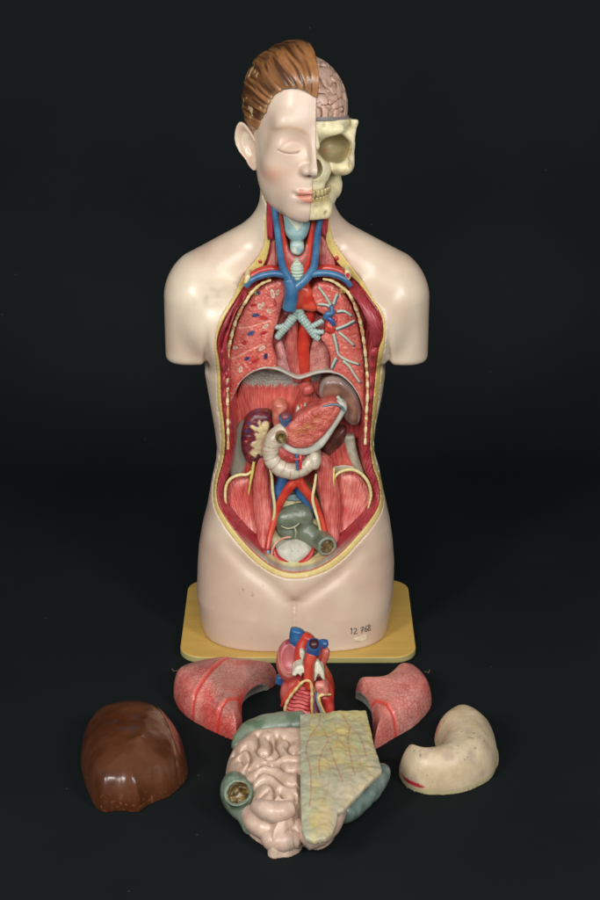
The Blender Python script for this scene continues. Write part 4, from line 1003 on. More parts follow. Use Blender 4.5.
def rect_col(P):
    ax = (rp[6]-rp[5]); ax = ax/np.linalg.norm(ax); v = P-rp[6]; t = v@ax; r_ = np.sqrt(np.maximum((v*v).sum(1)-t*t, 0))
    col = rect(P)
    ins = sst(7.6, 6.9, r_)*(t > -5)*(t < 3)
    col = mix(col, mix(c('#5a4528'), c('#8c7148'), np.clip(.5+noise(*P.T, 2.2, 56), 0, 1)), ins)
    return mix(col, c('#8a9484'), sst(6.9, 7.6, r_)*sst(10.8, 9.5, r_)*(t > .5)*.6)
sdf('rectum', rect_f, RC(272, 520, -52)-np.array([0, 0, 40]), RC(345, 515, 0)+np.array([0, 0, 22]), .85, m_gloss, model, K=2.4, col=rect_col)
tube('bowel_seam', [(281, 526, -37), (288, 528.5, -38.5), (295, 526.5, -37.5), (299.5, 523, -36)], 0, [.5, .8, .8, .5], m_gloss, model, seg=8, col=c('#a8a985'))
tube('bowel_seam', [(294, 526.5, -37.5), (296, 532, -38.5), (295, 538, -37)], 0, [.8, .8, .5], m_gloss, model, seg=8, col=c('#a8a985'))
bl = lowpatch('bladder', [(275, 548), (279, 541.5), (288, 538.5), (298, 538.5), (307, 541.5), (312.5, 547.5), (309, 555), (301, 562), (294, 565.5), (286, 563), (278, 557)], -3, m_satin, 7, 9, .75,
      col=lambda P: mix(mix(c('#a7a596'), c('#bab6a6'), np.clip(.5+fbm(*P.T, 7, 57), 0, 1)), c('#4b4a44'), .8*(np.exp(-((P[:, 0]-W(291, 0, 0)[0]*1)/.8)**2-((P[:, 2]-W(291, 550, -38)[2])/.7)**2)+np.exp(-((P[:, 0]-W(298, 0, 0)[0])/.8)**2-((P[:, 2]-W(298, 550, -38)[2])/.7)**2))))
lowpatch('bladder_wall', [(272.5, 550), (275, 548), (279, 556), (287, 561.5), (294, 564), (302, 560.5), (310, 553), (313, 548), (314.5, 553), (308, 562), (299, 568), (290, 568.5), (279, 563.5), (273.5, 557)], -8, m_gloss, 3, 2.5, .65, col=vary('#a8222a', '#c03a36', 6, 58))
tube('sperm_duct', [(274.5, 566, -46), (272, 558, -43), (272.5, 549, -41), (277, 542, -40), (284, 538, -38), (291, 537, -36)], 0, [1.1, 1.2, 1.3, 1.3, 1.2, 1.0], m_satin, model, seg=10, col=vary('#c08a72', '#d0a48c', 5, 59))
patch('pubic_joint', [(291, 567), (295, 566), (299, 567), (298.5, 572), (292, 572)], -46, -30, m_satin, model, bulge=2, w=2, h=.6, col=c('#86a0ac'))

# ------------------------------------------------------------------ upper belly organs left in the model
def kid_col(P):
    x, y, z = P.T; q = np.stack([x, z], 1)
    col = mix(c('#4a1a24'), c('#6b2a30'), np.clip(.5+1.2*fbm(x, y, z, 7, 60), 0, 1))
    n = noise(x, y, z, 3.4, 61); col = mix(col, c('#8e2a2c'), sst(.35, .6, n)*.7); col = mix(col, c('#3e3a66'), sst(.38, .6, noise(x, y, z, 4.2, 62))*.6)
    s = calx(x, z)+1.1*noise(x, y, z, 3.0, 63)
    col = mix(col, c('#9b6a5e'), sst(1.6, .6, s)); col = mix(col, c('#cfbd8c'), sst(.3, -.6, s))
    pel = gauss(x, z, *bpx(262, 443, -10), 3.2, 8)
    return mix(col, c('#c49a8c'), pel*sst(.5, -.6, s)*.8)
calx = poly2(cat([bpx(p[0], p[1], -12) for p in [(259, 420), (262, 423), (265, 421), (269, 423), (268, 431), (267, 440), (265.5, 449), (263, 456), (259, 453), (255, 456), (250, 452), (254, 447), (251, 443), (257, 440), (255, 434), (259, 432), (252, 428), (252, 425), (258, 427)]], True, 3), 10, .4)
patch('kidney_section', [(246, 418), (252, 412.5), (260, 410.5), (268, 411.5), (272, 417), (272.5, 428), (269.5, 436), (267.5, 446), (264.5, 457), (259.5, 463.5), (252, 464), (245.5, 459.5), (241.6, 449), (241, 436), (242.8, 425)], -6, 12, m_gloss, model, bulge=8, w=7, h=.65,
      disp=lambda x, z: .8*sst(1.2, -.6, calx(x, z))+.5*noise(x, 0, z, 3, 64), col=kid_col)
patch('adrenal_gland', [(250, 417), (258, 410.5), (268, 409.5), (272, 413), (268, 416), (256, 418)], -3, 10, m_gloss, model, bulge=6, w=5, h=.8, col=vary('#5d3222', '#7a4830', 5, 65))
patch('kidney', [(322, 452), (324, 443), (330, 434), (338, 427), (345, 426), (347, 433), (343, 443), (336, 450), (329, 455)], -2, 12, m_gloss, model, bulge=8, w=9, h=.8, col=vary('#47211c', '#63342a', 6, 66))
def spl_col(P):
    x, y, z = P.T
    col = mix(c('#6e4a3e'), c('#8b6454'), np.clip(.5+fbm(x, y, z, 11, 67), 0, 1))
    s = splg(x, z); return mix(col, c('#958a84'), sst(-4.2, -2.4, s)*sst(.0, -1.0, s)*.75)
spl = [(318.5, 391), (320.5, 382), (326, 376), (334, 374.3), (343, 377), (350.5, 383.5), (356, 391), (360, 401), (361.5, 412), (359.5, 421.5), (354, 424.5), (347.5, 421.5), (343.5, 416), (344.5, 408), (342, 401.5), (336, 396.5), (327, 397), (320.5, 397)]
splg = poly2(cat([bpx(p[0], p[1], -12) for p in spl], True, 4), 8, .6)
patch('spleen', spl, -12, 14, m_gloss, model, bulge=9, w=9, h=.75, col=spl_col)
patch('crus_muscle', [(300, 386), (306, 379), (313, 382), (316, 392), (324, 400), (330, 406), (318, 408), (304, 412), (296, 418), (294, 406)], 1, 14, m_fib, model, bulge=7, w=7, h=.9, col=vary('#b23c34', '#c9584a', 6, 68), fib=rad(*bpx(310, 360, 0), k=80))
tube('oesophagus_stub', [(303, 383, -2), (306, 388, -8), (309, 391, -14)], 0, [6, 6, 5.6], m_gloss, model, seg=20, col=vary('#b8504a', '#cf7468', 5, 69))
patch('liver_remnant', [(272, 412), (273.5, 403), (279, 399.5), (284.5, 401.5), (287, 407), (284.5, 413), (284, 421), (285, 428), (278, 430), (273, 424)], -8, 8, m_gloss, model, bulge=8, w=6, h=.75, col=vary('#bb5f50', '#cf8470', 6, 70))
patch('artery_stump', [(296.5, 408), (299.5, 407), (301, 413), (299.5, 420), (295, 419)], -10, 0, m_gloss, model, bulge=3, w=3, h=.6, col=vary('#b9b8a2', '#cfcdb8', 4, 71))
patch('artery_stump', [(303.5, 405), (306.5, 404.5), (307.5, 412), (305.5, 417), (302.5, 416)], -10, 0, m_gloss, model, bulge=3, w=3, h=.6, col=vary('#a8a894', '#c2bfa9', 4, 71))
tube('coeliac_artery', [(301.5, 404, -8), (301.5, 412, -12), (302.5, 420, -14)], 0, [2, 2, 1.8], m_gloss, model, seg=12, col=vred)
# stomach bed and pancreas with its pale wall
pb = [(345.5, 404), (347, 409), (342, 418), (335, 429), (328, 440), (322, 447.5), (314, 452), (305, 455), (296, 454.5), (287, 451), (280, 445.5), (277, 440), (284, 437), (290, 428), (297, 420), (309, 413), (322, 406), (332, 402), (340, 400.5)]
patch('stomach_wall', pb, -27, -8, m_satin, model, bulge=4, w=4.5, h=.75, col=lambda P: mix(c('#aeb0a6'), c('#cbcabc'), np.clip(.6+fbm(*P.T, 8, 72), 0, 1)))
pk = [(339, 403.5), (341, 409), (337.5, 416), (332, 425), (325, 434), (318.5, 440.5), (311.5, 445.5), (303, 447.8), (293, 447), (285.5, 443), (281.5, 438.5), (284, 430), (289.5, 423.5), (299, 415.5), (311, 408.5), (322, 403.5), (331, 400.5)]
def pan_col(P):
    x, y, z = P.T
    col = mix(c('#bb564c'), c('#d2786a'), np.clip(.5+fbm(x, y, z, 6, 73), 0, 1))
    a = bpx(306, 427, -33)
    r = ((x-a[0])*.83+(z-a[1])*.56)/16; q = (-(x-a[0])*.56+(z-a[1])*.83)/5.5
    col = mix(col, c('#b88a45'), np.exp(-r*r-q*q)*.75*np.clip(.7+noise(x, y, z, 3, 74), 0, 1))
    return col
patch('pancreas', pk, -31, -15, m_grain, model, bulge=4.5, w=8, h=.65, disp=lambda x, z: .8*fbm(x, 0, z, 5, 75), col=pan_col)
tube('splenic_vein', [(320, 408.5, -33), (327, 405.5, -34), (335, 404.5, -34), (341, 406.5, -34), (344.5, 411, -33)], 0, [1.3, 1.3, 1.4, 1.4, 1.0], m_gloss, model, seg=10, col=vary('#4c6472', '#6c7f88', 4, 76))
patch('splenic_vessel', [(326, 398.5), (334, 397), (340, 400), (338, 404), (330, 403)], -22, -10, m_gloss, model, bulge=4, w=4, h=.7, col=vary('#a83830', '#c05048', 4, 77))
tube('splenic_ligament', [(337, 396.5, -24), (341, 401, -26), (343, 408, -27)], 0, [1.8, 2.0, 1.6], m_gloss, model, seg=12, col=vary('#8a9a8c', '#a8b0a0', 3, 78))
# duodenum
duo = vary('#b9ad97', '#cdc3ae', 9, 79)
def duo_col(P):
    x, y, z = P.T; col = duo(P)
    a = bpx(295, 447, -32); an = np.arctan2(z-a[1], x-a[0])
    return mix(col, c('#a86458'), np.exp(-((np.abs(((an*3.1+.9) % 1)-.5))/.05)**2)*(z < a[1]+8)*.9)
tube('duodenum', [(285, 431, -26), (278, 436, -28), (272.5, 444, -29), (270.5, 453, -29), (273.5, 462, -30), (281, 468.5, -31), (290, 471, -31), (299, 469.5, -30), (307, 465, -28), (313, 461, -27)], 0, [9.5, 10, 9, 8.2, 8.2, 8.4, 8.6, 8.4, 8, 7.5], m_gloss, model, seg=28, n=10, rf=lambda L: 1+.035*np.sin(L*.55), col=duo_col)
patch('gut_knob', [(308, 458), (311, 453), (316, 452), (320.5, 456), (321, 462), (318, 468), (312.5, 469), (309, 465)], -28, -12, m_gloss, model, bulge=8, w=7, h=.65, disp=lambda x, z: .5*fbm(x, 0, z, 6, 80), col=vary('#bdb09a', '#cfc4b0', 7, 81))
q = W(281, 436, -36)
def hole_f(x, y, z): 
    return np.maximum(ell(x, y, z, q[0], q[1]-1.4, q[2], 5.8, 5, 6.6), -ell(x, y, z, q[0], q[1]-7.0, q[2], 4.3, 5, 5.2))
sdf('gut_opening', hole_f, q-9, q+9, .5, m_gloss, model, K=3, col=lambda P: mix(mix(c('#54481f'), c('#7a6a38'), np.clip(.5+noise(*P.T, 2, 82), 0, 1)), c('#a8795a'), sst(.82, .95, np.hypot((P[:, 0]-q[0])/5.8, (P[:, 2]-q[2])/6.6))))
patch('gland_head', [(277, 446), (282, 447), (290, 453), (298, 456), (305, 456), (304, 461), (298, 463.5), (289, 463), (281.5, 459), (277.5, 453)], -29, -12, m_grain, model, bulge=4, w=5, h=.65, disp=lambda x, z: .5*fbm(x, 0, z, 4, 83), col=vary('#a23a38', '#b95850', 4, 84))
tube('mesenteric_vein', [(296.5, 454, -36), (297, 461, -38), (297.5, 470, -40)], 0, [1.7, 1.7, 1.6], m_gloss, model, seg=12, col=vary('#2c5580', '#3b6a90', 4, 2))
tube('mesenteric_artery', [(300.5, 455, -36), (300.5, 461, -38.5), (300, 469, -40)], 0, [1.6, 1.6, 1.5], m_gloss, model, seg=12, col=vred)
tube('mesenteric_artery', [(290.5, 459, -34), (295, 459.3, -38), (300.5, 459, -38.5)], 0, [1.0, 1.1, 1.2], m_gloss, model, seg=10, col=vred)
tube('portal_vein', [(286, 426, -22), (285.5, 421, -25), (285, 416.5, -28)], 0, [5.2, 5.6, 6.2], m_gloss, model, seg=24, col=vary('#2c5580', '#3c6f98', 4, 2), caps=True)
tube('vein_mouth', [(285.2, 417, -28), (284.9, 415.2, -29.6)], 0, [5.0, 4.6], m_gloss, model, seg=20, col=c('#7c4048'))
tube('portal_vein', [(289, 424, -29), (292.5, 423.5, -31), (294, 421.5, -31)], 0, [1.6, 1.6, 1.2], m_gloss, model, seg=10, col=vary('#2c5580', '#3c6f98', 4, 2))

# ------------------------------------------------------------------ writing on the hip and its paper label
def strokes(name, lines, r, m, col, off=-.35):
    Ps, Fs, o = [], [], 0
    for L_ in lines:
        P, F = sweep([onskin(p[0], p[1], off) for p in L_], r, seg=6, n=4)
        Fs += [tuple(i+o for i in f) for f in F]; Ps.append(P); o += len(P)
    return mk(name, np.concatenate(Ps), Fs, m, model, col=col)
m_ink = mat('ink', rough=.5, var=.1)
strokes('handwritten_number', [
    [(350.6, 629.2), (351.8, 628.4), (351.6, 634)],
    [(353.8, 629.4), (355.2, 628.2), (356.6, 629.4), (355.4, 631.6), (353.9, 633.8), (357.2, 633.2)],
    [(360.6, 628.2), (363.4, 626.8), (362.2, 630.4), (361.8, 633.2)], [(361, 630.6), (363.3, 629.8)],
    [(366.6, 625.6), (364.9, 628.6), (365.2, 631.2), (366.8, 631), (367.2, 629), (365.4, 629)],
    [(370.4, 626), (369, 624.6), (367.9, 626), (369.9, 628.2), (369.9, 630.4), (368.2, 630.2), (368.6, 628), (370.4, 626)]],   .34, m_ink, c('#2c2a38'))
def plate(name, pts, off, thick, m, col):
    g = [onskin(p[0], p[1], off) for p in pts]; n = 8; P = []
    for b in (0, thick):
        for i in range(n+1):
            for j in range(n+1):
                u, v = i/n, j/n
                px = (pts[0][0]*(1-u)+pts[1][0]*u)*(1-v)+(pts[3][0]*(1-u)+pts[2][0]*u)*v; py = (pts[0][1]*(1-u)+pts[1][1]*u)*(1-v)+(pts[3][1]*(1-u)+pts[2][1]*u)*v
                P.append(onskin(px, py, off+b))
    F = []; k = n+1; o = k*k
    for i in range(n):
        for j in range(n):
            a = i*k+j; F.append((a, a+1, a+k+1, a+k)); F.append((o+a, o+a+k, o+a+k+1, o+a+1))
    for i in range(n):
        for a, b in ((i*k, (i+1)*k), ((i+1)*k+n, i*k+n), (i+1, i), (n*k+i, n*k+i+1)): F.append((a, b, o+b, o+a))
    return mk(name, np.array(P), F, m, model, col=col)
plate('paper_label', [(354.3, 638.4), (367, 634.2), (367.8, 639.4), (355, 643.4)], -.5, .9, mat('paper', rough=.7, var=.05), vary('#c8b898', '#d8cbb0', 4, 85))

# ------------------------------------------------------------------ loose organs on the cloth
def zmix(top, bot, yt, yb_):   # photo row -> height at which that stretch of outline lies
    return lambda p: float(np.interp(p[1], [yt, yb_], [top, bot]))
# liver
liver = thing('liver', 'glossy dark brown domed liver lying alone at the left of the cloth', 'organ model', G(133, 765, 0))
LV = [(79.5, 741), (82, 719), (94, 701), (114, 695), (140, 693), (158, 697), (172, 706), (182, 722), (186.7, 746), (187, 762), (177, 778), (167, 788.5), (151, 797), (144, 803), (137, 809), (120, 807), (103, 809), (93, 798), (85, 773), (81, 757)]
zl = zmix(38, 3, 690, 812)
seam_px = [(101, 704), (116, 696.5), (131, 694), (147, 696.5), (156, 704), (164, 716), (171, 731), (176, 746), (180, 759)]
sm = np.array([G(p[0], p[1], 40 if p[1] > 698 else 34)[:2] for p in seam_px[3:]])
gs = line2([cat(sm)], (-160, -420), (-60, -180), .8)
rid = [np.array([G(107, y, 46)[:2] for y in (715, 740, 765, 790)])]
def sideof(x, y):
    return np.interp(y, sm[::-1, 1], sm[::-1, 0])-x
def liver_disp(x, y, s):
    r = sideof(x, y)
    d = -2.2*np.exp(-(gs(x, y)/1.6)**2)-4*sst(0, -14, r)
    a = G(122, 750, 46)
    d = d-3.5*np.exp(-((x-a[0])/9)**2)*sst(a[1]+75, a[1]+10, y)
    b = G(139, 734, 50); d = d+2.2*np.exp(-((x-b[0])**2+(y-b[1])**2)/22)
    return d+1.1*fbm(x, y, 0, 26, 90)-2.5*sst(-9, -3, s)*np.clip(noise(x, y, 0, 9, 91), 0, 1)
xcl = G(133, 750, 30)[0]
def liver_top(x, y, s):
    u = np.clip(np.abs(x-xcl+2)/56, 0, 1)
    return 15*prof(-s/8)+14*prof(-s/50)+18*np.sqrt(1-u*u)*prof(-s/50)+liver_disp(x, y, s)
def liver_col(P):
    x, y, z = P.T
    col = mix(c('#4a2613'), c('#5c351f'), np.clip(.5+fbm(x, y, z, 30, 92), 0, 1))
    g = gs(x, y)*(z > 12)+99*(z <= 12)
    sc_ = sst(.1, .5, noise(x, y, z, 8, 93)+.35)
    col = mix(col, c('#9c7854'), np.exp(-(g/.75)**2)*sc_*.8)
    n = noise(x, y, z, 2.4, 94); scr = sst(.55, .75, n)*sst(22, 6, z)
    col = mix(col, c('#8d5a40'), scr*.6)
    a = G(130, 724, 46); st = sst(.1, .5, noise(x, y, z, 7, 95)+.6*np.exp(-((x-a[0])/20)**2-((y-a[1])/16)**2)-.3)
    return mix(col, c('#3c3438'), st*.6*np.exp(-((x-a[0])/26)**2-((y-a[1])/24)**2))
gpatch('liver_body', LV, zl, 50, 30, mat('painted_liver', rough=.25, coat=.3, var=.10, vs=60, bump=.25, bs=240), liver, h=1.3, top=liver_top, K=2.2, col=liver_col)

# lungs
def lung_colg(seed, pale):
    def f(P):
        x, y, z = P.T
        col = mix(c('#c4564e'), c('#d98c80'), np.clip(.5+fbm(x, y, z, 22, seed), 0, 1))
        return mix(col, c('#9a8276') if pale else c('#c09a90'), sst(.0, .8, fbm(x, y, z, 34, seed+1)+pale*.35*sst(0, 40, z))*.6)
    return f
lung = thing('lung', 'red loose lung with two red fissures, between the liver and the heart', 'organ model', G(215, 700, 0), 'loose lungs')
L1 = [(173, 678), (177, 669), (195, 661), (213, 656.5), (227, 655.3), (251, 658.5), (275.5, 663.5), (276.5, 666), (265, 675.5), (253, 687), (246, 700), (243, 714), (242.6, 728), (237, 738.5), (233, 737.5), (219, 730), (204, 721), (187, 708), (177, 694)]
z1 = zmix(24, 3, 655, 740)
cutL = [np.array([G(p[0], p[1], 26)[:2] for p in ((277, 664), (266, 675), (253, 687), (246, 700), (243, 716), (238, 739))])]
gcL = line2([cat(cutL[0])], (-130, -320), (0, -60), .8)
fl_ = lambda pts, zz: cat([G(p[0], p[1], zz)[:2] for p in pts])
fisL = line2([fl_([(186, 704), (188, 696), (196, 686), (206, 676), (216, 666), (226, 657)], 34), fl_([(207, 720), (210, 711), (218, 702), (231, 694), (241, 688), (252, 676), (262, 667), (274, 664)], 34)], (-130, -320), (0, -60), .7)
def under_of(gc, cx, cy, cz, rx, ry, rz):
    return lambda x, y, z, s: -ell(x, y, z, cx, cy, cz, rx, ry, rz)
uL = G(272, 718, 0)
def lungcolL(P):
    x, y, z = P.T
    col = lung_colg(100, 1)(P)
    fd = fisL(x, y); col = mix(col, c('#cc3526'), np.exp(-(fd/2.2)**2)*.9)
    e = gcL(x, y); col = mix(col, c('#c4473c'), np.exp(-(e/4.5)**2)*sst(8, 16, z)*.8)
    ins = np.sqrt(((x-uL[0])/34)**2+((y-uL[1])/52)**2+((z-0)/25)**2)
    return mix(col, c('#8d9088'), sst(1.05, 1.0, ins))
def amtL(g, e): return lambda P: np.clip(1-np.exp(-(g(P[:, 0], P[:, 1])/2.6)**2)*.9-np.exp(-(e(P[:, 0], P[:, 1])/4.5)**2)*.7, 0, 1)
gpatch('lung_body', L1, z1, 38, 34, m_lob, lung, h=1.1, top=lambda x, y, s: 15*prof(-s/7)+19*prof(-s/38), disp=lambda x, y, s: -1.8*np.exp(-(fisL(x, y)/1.2)**2)+.9*np.exp(-((fisL(x, y)-3.5)/2)**2),
       under=under_of(0, uL[0], uL[1], 0, 34, 52, 25), K=2.4, col=lungcolL, amt=amtL(fisL, gcL))
hk = G(180, 671, 16)
P, F = sweep([hk+np.array([0, 0, 0]), hk+np.array([-3, -1, 1]), hk+np.array([-6, 0, 0]), hk+np.array([-8, 1, 2])], .45, seg=6); mk('wire_hook', P, F, m_satin, lung, col=c('#5a4a3a'))

lung2 = thing('lung', 'pinkish loose lung with one red fissure, between the heart and the stomach', 'organ model', G(400, 700, 0), 'loose lungs')
L2 = [(355.5, 680), (363, 678.5), (374, 678.5), (382, 677), (389, 671), (395, 663.5), (404, 660.5), (417, 664), (426, 673), (431.7, 684), (430.8, 694), (424, 706), (413, 719), (395, 732), (376, 746.5), (373.5, 741), (373, 731), (371.5, 720), (368.5, 709), (363.5, 697), (359, 689)]
z2 = zmix(24, 3, 660, 748)
gcR = line2([fl_([(355, 680), (363, 693), (368.5, 709), (372, 724), (374.5, 745)], 26)], (20, -330), (150, -60), .8)
fisR = line2([fl_([(357, 682), (366, 688), (376, 692), (387, 700), (396, 706), (403, 714), (408, 725)], 34)], (20, -330), (150, -60), .7)
uR = G(347, 724, 0)
def lungcolR(P):
    x, y, z = P.T
    col = mix(lung_colg(110, 0)(P), c('#d0968a'), .35)
    fd = fisR(x, y); col = mix(col, c('#cc3526'), np.exp(-(fd/2.2)**2)*.9)
    e = gcR(x, y); col = mix(col, c('#b53834'), np.exp(-(e/4.0)**2)*sst(6, 14, z)*.85)
    ins = np.sqrt(((x-uR[0])/26)**2+((y-uR[1])/50)**2+(z/27)**2)
    return mix(col, c('#9aa098'), sst(1.06, 1.0, ins))
gpatch('lung_body', L2, z2, 38, 34, m_lob, lung2, h=1.1, top=lambda x, y, s: 14*prof(-s/7)+19*prof(-s/36), disp=lambda x, y, s: -1.8*np.exp(-(fisR(x, y)/1.2)**2)+.8*np.exp(-((fisR(x, y)-3.2)/2)**2),
       under=under_of(0, uR[0], uR[1], 0, 26, 50, 27), K=2.4, col=lungcolR, amt=amtL(fisR, gcR))
hk = G(424, 672, 18)
P, F = sweep([hk, hk+np.array([2, -1, 1]), hk+np.array([4, 0, -1]), hk+np.array([6, 1, 2])], .45, seg=6); mk('wire_hook', P, F, m_satin, lung2, col=c('#5a4a3a'))

# stomach
stom = thing('stomach', 'cream bean-shaped stomach half lying at the right of the cloth', 'organ model', G(450, 765, 0))
ST = [(435, 715), (442.5, 704), (453, 699.5), (468, 699), (483, 704), (494, 716), (498, 731), (498, 747), (492, 765), (480, 776), (463, 785), (441, 788.5), (424, 787), (408, 779), (400, 765), (399.5, 757), (403.5, 749.5), (411, 748), (420, 752), (427, 753.5), (434, 751), (438.5, 741), (439, 728)]
zs = zmix(32, 7, 705, 790)
def stom_col(P):
    x, y, z = P.T
    col = mix(c('#b7a382'), c('#c6b496'), np.clip(.5+fbm(x, y, z, 20, 120), 0, 1))
    col = mix(col, c('#a78f80'), sst(.15, .8, fbm(x, y, z, 11, 121)+.2*sst(0, 60, x-G(440, 0, 0)[0]))*.55)
    col = mix(col, c('#5f5146'), sst(.66, .8, noise(x, y, z, 2.6, 122))*sst(0, .4, noise(x, y, z, 16, 123))*.7)
    rimn = sst(7, 3.5, z+1.2*noise(x, y, z, 9, 124))
    col = mix(col, c('#a9a27a'), rimn*.8)
    a = G(413, 783, 6); col = mix(col, c('#a82630'), sst(1, .8, np.hypot((x-a[0])/11, (z-7.5)/2.2))*(y < a[1]+14))
    b = G(437, 722, 14); return mix(col, c('#b5544a'), sst(1, .6, np.hypot((x-b[0]+1)/4, (y-b[1])/24))*.8)
def stom_top(x, y, s): return 36*prof(-s/22)+.6*fbm(x, y, 0, 12, 125)
gpatch('stomach_body', ST, zs, 40, 28, mat('painted_stomach', rough=.45, coat=.1, var=.07, vs=110, bump=.3, bs=320), stom, h=1.2, top=stom_top, K=2.4, col=stom_col)
FLp = [(492, 744), (497.5, 748), (499, 755), (498, 763), (493, 770), (486, 776), (470, 785), (455, 790.5), (440, 792), (424, 790), (430, 784), (460, 781), (482, 768), (489, 754), (490, 742)]
gpatch('stomach_rim', FLp, 3, 5, 2.5, m_satin, stom, h=1.0, K=3, col=vary('#a8a077', '#bdb48c', 8, 126))

# heart, standing on end behind the bowel
YH = -188
heart = thing('heart', 'opened red heart with blue and red vessels, in front of the wooden board', 'organ model', G(306, 722, 0))
def hp(name, pts, Y, back, m, bulge, w, col, h=.65, **kw): return patch(name, pts, Y, back, m, heart, bulge=bulge, w=w, h=h, col=col, **kw)
hx = [W(p[0], p[1], YH+p[2]) for p in ((303, 694, 6), (308, 712, 2), (290, 661, 6), (322, 690, 8), (298, 680, 4))]
def heart_f(x, y, z):
    d = ell(x, y, z, *hx[0], 22, 20, 24)
    d = smin(d, ell(x, y, z, *hx[1], 19, 17, 17), 6)
    d = smin(d, ell(x, y, z, *hx[3], 12, 15, 24), 5)
    d = smin(d, ell(x, y, z, *hx[2], 13.2, 15, 22.5), 5)
    q = W(289, 659, YH-13); d = smax(d, -ell(x, y, z, q[0], q[1], q[2], 9.6, 14, 18.5), 1.6)
    return smax(d, .3-z, 2)
def heart_col(P):
    x, y, z = P.T
    col = mix(c('#b8473f'), c('#c9665a'), np.clip(.5+fbm(x, y, z, 9, 130), 0, 1))
    col = mix(col, c('#b22a22'), sst(hx[3][0]-2, hx[3][0]+5, x))
    q = W(289, 659, YH-13); r = np.sqrt(((x-q[0])/9.3)**2+((z-q[2])/18.5)**2)
    col = mix(col, c('#b9686a'), sst(1.02, .9, r)*(y < hx[2][1]+2)); col = mix(col, c('#d69a8c'), np.exp(-((r-1.14)/.11)**2)*(y < hx[2][1])*sst(4, 0, x-q[0]-9))
    return mix(col, c('#6e1d22'), sst(.42, .3, np.hypot((x-q[0]-1)/8, (z-q[2]-11)/6)*.5)*(y < hx[2][1]+2)*.7)
sdf('heart_body', heart_f, (-26, YH-28, -2), (42, YH+34, 92), .75, m_gloss, heart, K=2.4, col=heart_col)
ORG['_h'] = ORG[heart.name]
def ht(name, pts, r, col, **kw): return tube(name, [(p[0], p[1], YH+p[2]) for p in pts], 0, r, kw.pop('m', m_gloss), heart, col=col, **kw)
ht('vena_cava', [(297, 655, 8), (295.5, 645, 6), (296, 636, 4), (297.5, 630, 4)], [5.5, 6, 6.4, 6.8], vary('#24558a', '#2f6799', 6, 131), seg=20)
ht('vena_cava', [(281, 676, 12), (279.5, 683, 12)], [4, 4.4], vary('#24558a', '#2f6799', 6, 131), seg=16)
ht('aorta', [(300, 670, -6), (301, 660, -4), (303, 648, 0), (306, 641, 2), (309, 636, 2)], [6, 7, 7.6, 7.6, 7], vary('#b52c20', '#c6432e', 7, 132), seg=22)
pt = ht('pulmonary_trunk', [(309, 688, -22), (308.5, 676, -22), (309, 664, -20), (311.5, 654, -17)], [4.2, 4.6, 5.0, 5.8], vary('#b2301f', '#c24a38', 5, 133), seg=22)
ht('pulmonary_artery', [(313.2, 651, -15), (313.8, 646.5, -17), (314, 644, -20)], [7.2, 7.2, 6.4], vary('#26508a', '#33659a', 5, 134), seg=24)
ht('vessel_mouth', [(314, 645, -20.2), (314.05, 643.6, -23.4)], [4.7, 4.5], c('#3c1522'), seg=20)
ht('pulmonary_artery', [(317, 648, 0), (322, 644, -2), (327, 644.5, -3)], [5, 4.8, 4.4], vary('#26508a', '#33659a', 5, 134), seg=18)
ht('pulmonary_vein', [(318, 664, 0), (322, 657, -3), (325.5, 652, -4), (328.5, 651, -4)], [7, 6.5, 5, 4.2], vary('#b84a3a', '#cf6f60', 5, 135), seg=18)
hp('atrium_wall', [(314, 668), (315.5, 660), (319, 652), (322.5, 649), (322, 656), (321, 664), (322, 671), (318, 676)], YH-12, YH+2, m_gloss, 3, 3, vary('#8e2528', '#b5554c', 4, 136))
hp('atrium_wall', [(324, 672), (329, 680), (333, 690), (334, 700), (331, 708), (328, 700), (325, 688), (322, 680)], YH-8, YH+12, m_gloss, 6, 5, vary('#b3271f', '#c43c2c', 6, 137))
wh = vary('#cdc6aa', '#dedac6', 3, 138)
hp('valve_flap', [(292, 674), (296, 667), (301.5, 665), (305, 668), (306, 675), (303, 672.5), (301, 676), (298, 673.5), (295.5, 675.5)], YH-21, YH-5, m_satin, 3, 3, wh, h=.5)
hp('valve_flap', [(299.5, 651), (303, 650), (305.5, 653), (303.5, 660), (300, 657)], YH-10, YH-2, m_satin, 2.5, 3, wh, h=.5)
hp('valve_flap', [(314, 665), (317, 661), (321, 665), (324, 672), (324.5, 680), (321, 677.5), (318.5, 674), (316, 679.5), (313.5, 680)], YH-19, YH-4, m_satin, 2.5, 2.5, wh, h=.5)
hp('valve_gap', [(316, 676), (319, 674.5), (321.5, 677), (321, 681), (317, 681)], YH-20, YH-6, m_gloss, 1.5, 2, c('#4c1218'), h=.5)
hp('ventricle_section', [(285, 716), (286, 706), (290, 698), (296, 690), (302, 683.5), (307, 681), (310.5, 684), (311.5, 694), (311, 706), (312, 717)], YH-21, YH, m_gloss, 2.5, 4, vary('#a82b32', '#c0504a', 7, 139), h=.5,
   disp=lambda x, z: .8*np.sin(z*1.5+x*.35+2*noise(x, 0, z, 7, 140)))
tt_ = vary('#c9a060', '#d8c08a', 3, 141)
ht('fat_rim', [(284.5, 717, -24), (285.5, 706, -25), (289.5, 697.5, -26), (296, 689, -26), (302, 682.5, -26), (307.5, 680.5, -26), (311, 684, -26), (312, 695, -26), (311.8, 706, -26), (312.5, 718, -24)], [1.2, 1.5, 1.6, 1.6, 1.5, 1.5, 1.5, 1.5, 1.5, 1.2], tt_, seg=10, m=m_satin, rf=lambda L: 1+.18*np.sin(L*.8))
ht('coronary_vessel', [(281.5, 706, -20), (285, 699, -22), (292, 690, -23), (299.5, 681, -23)], [1.4, 2.0, 2.2, 1.8], vary('#b8322a', '#c8483a', 4, 142), seg=10)
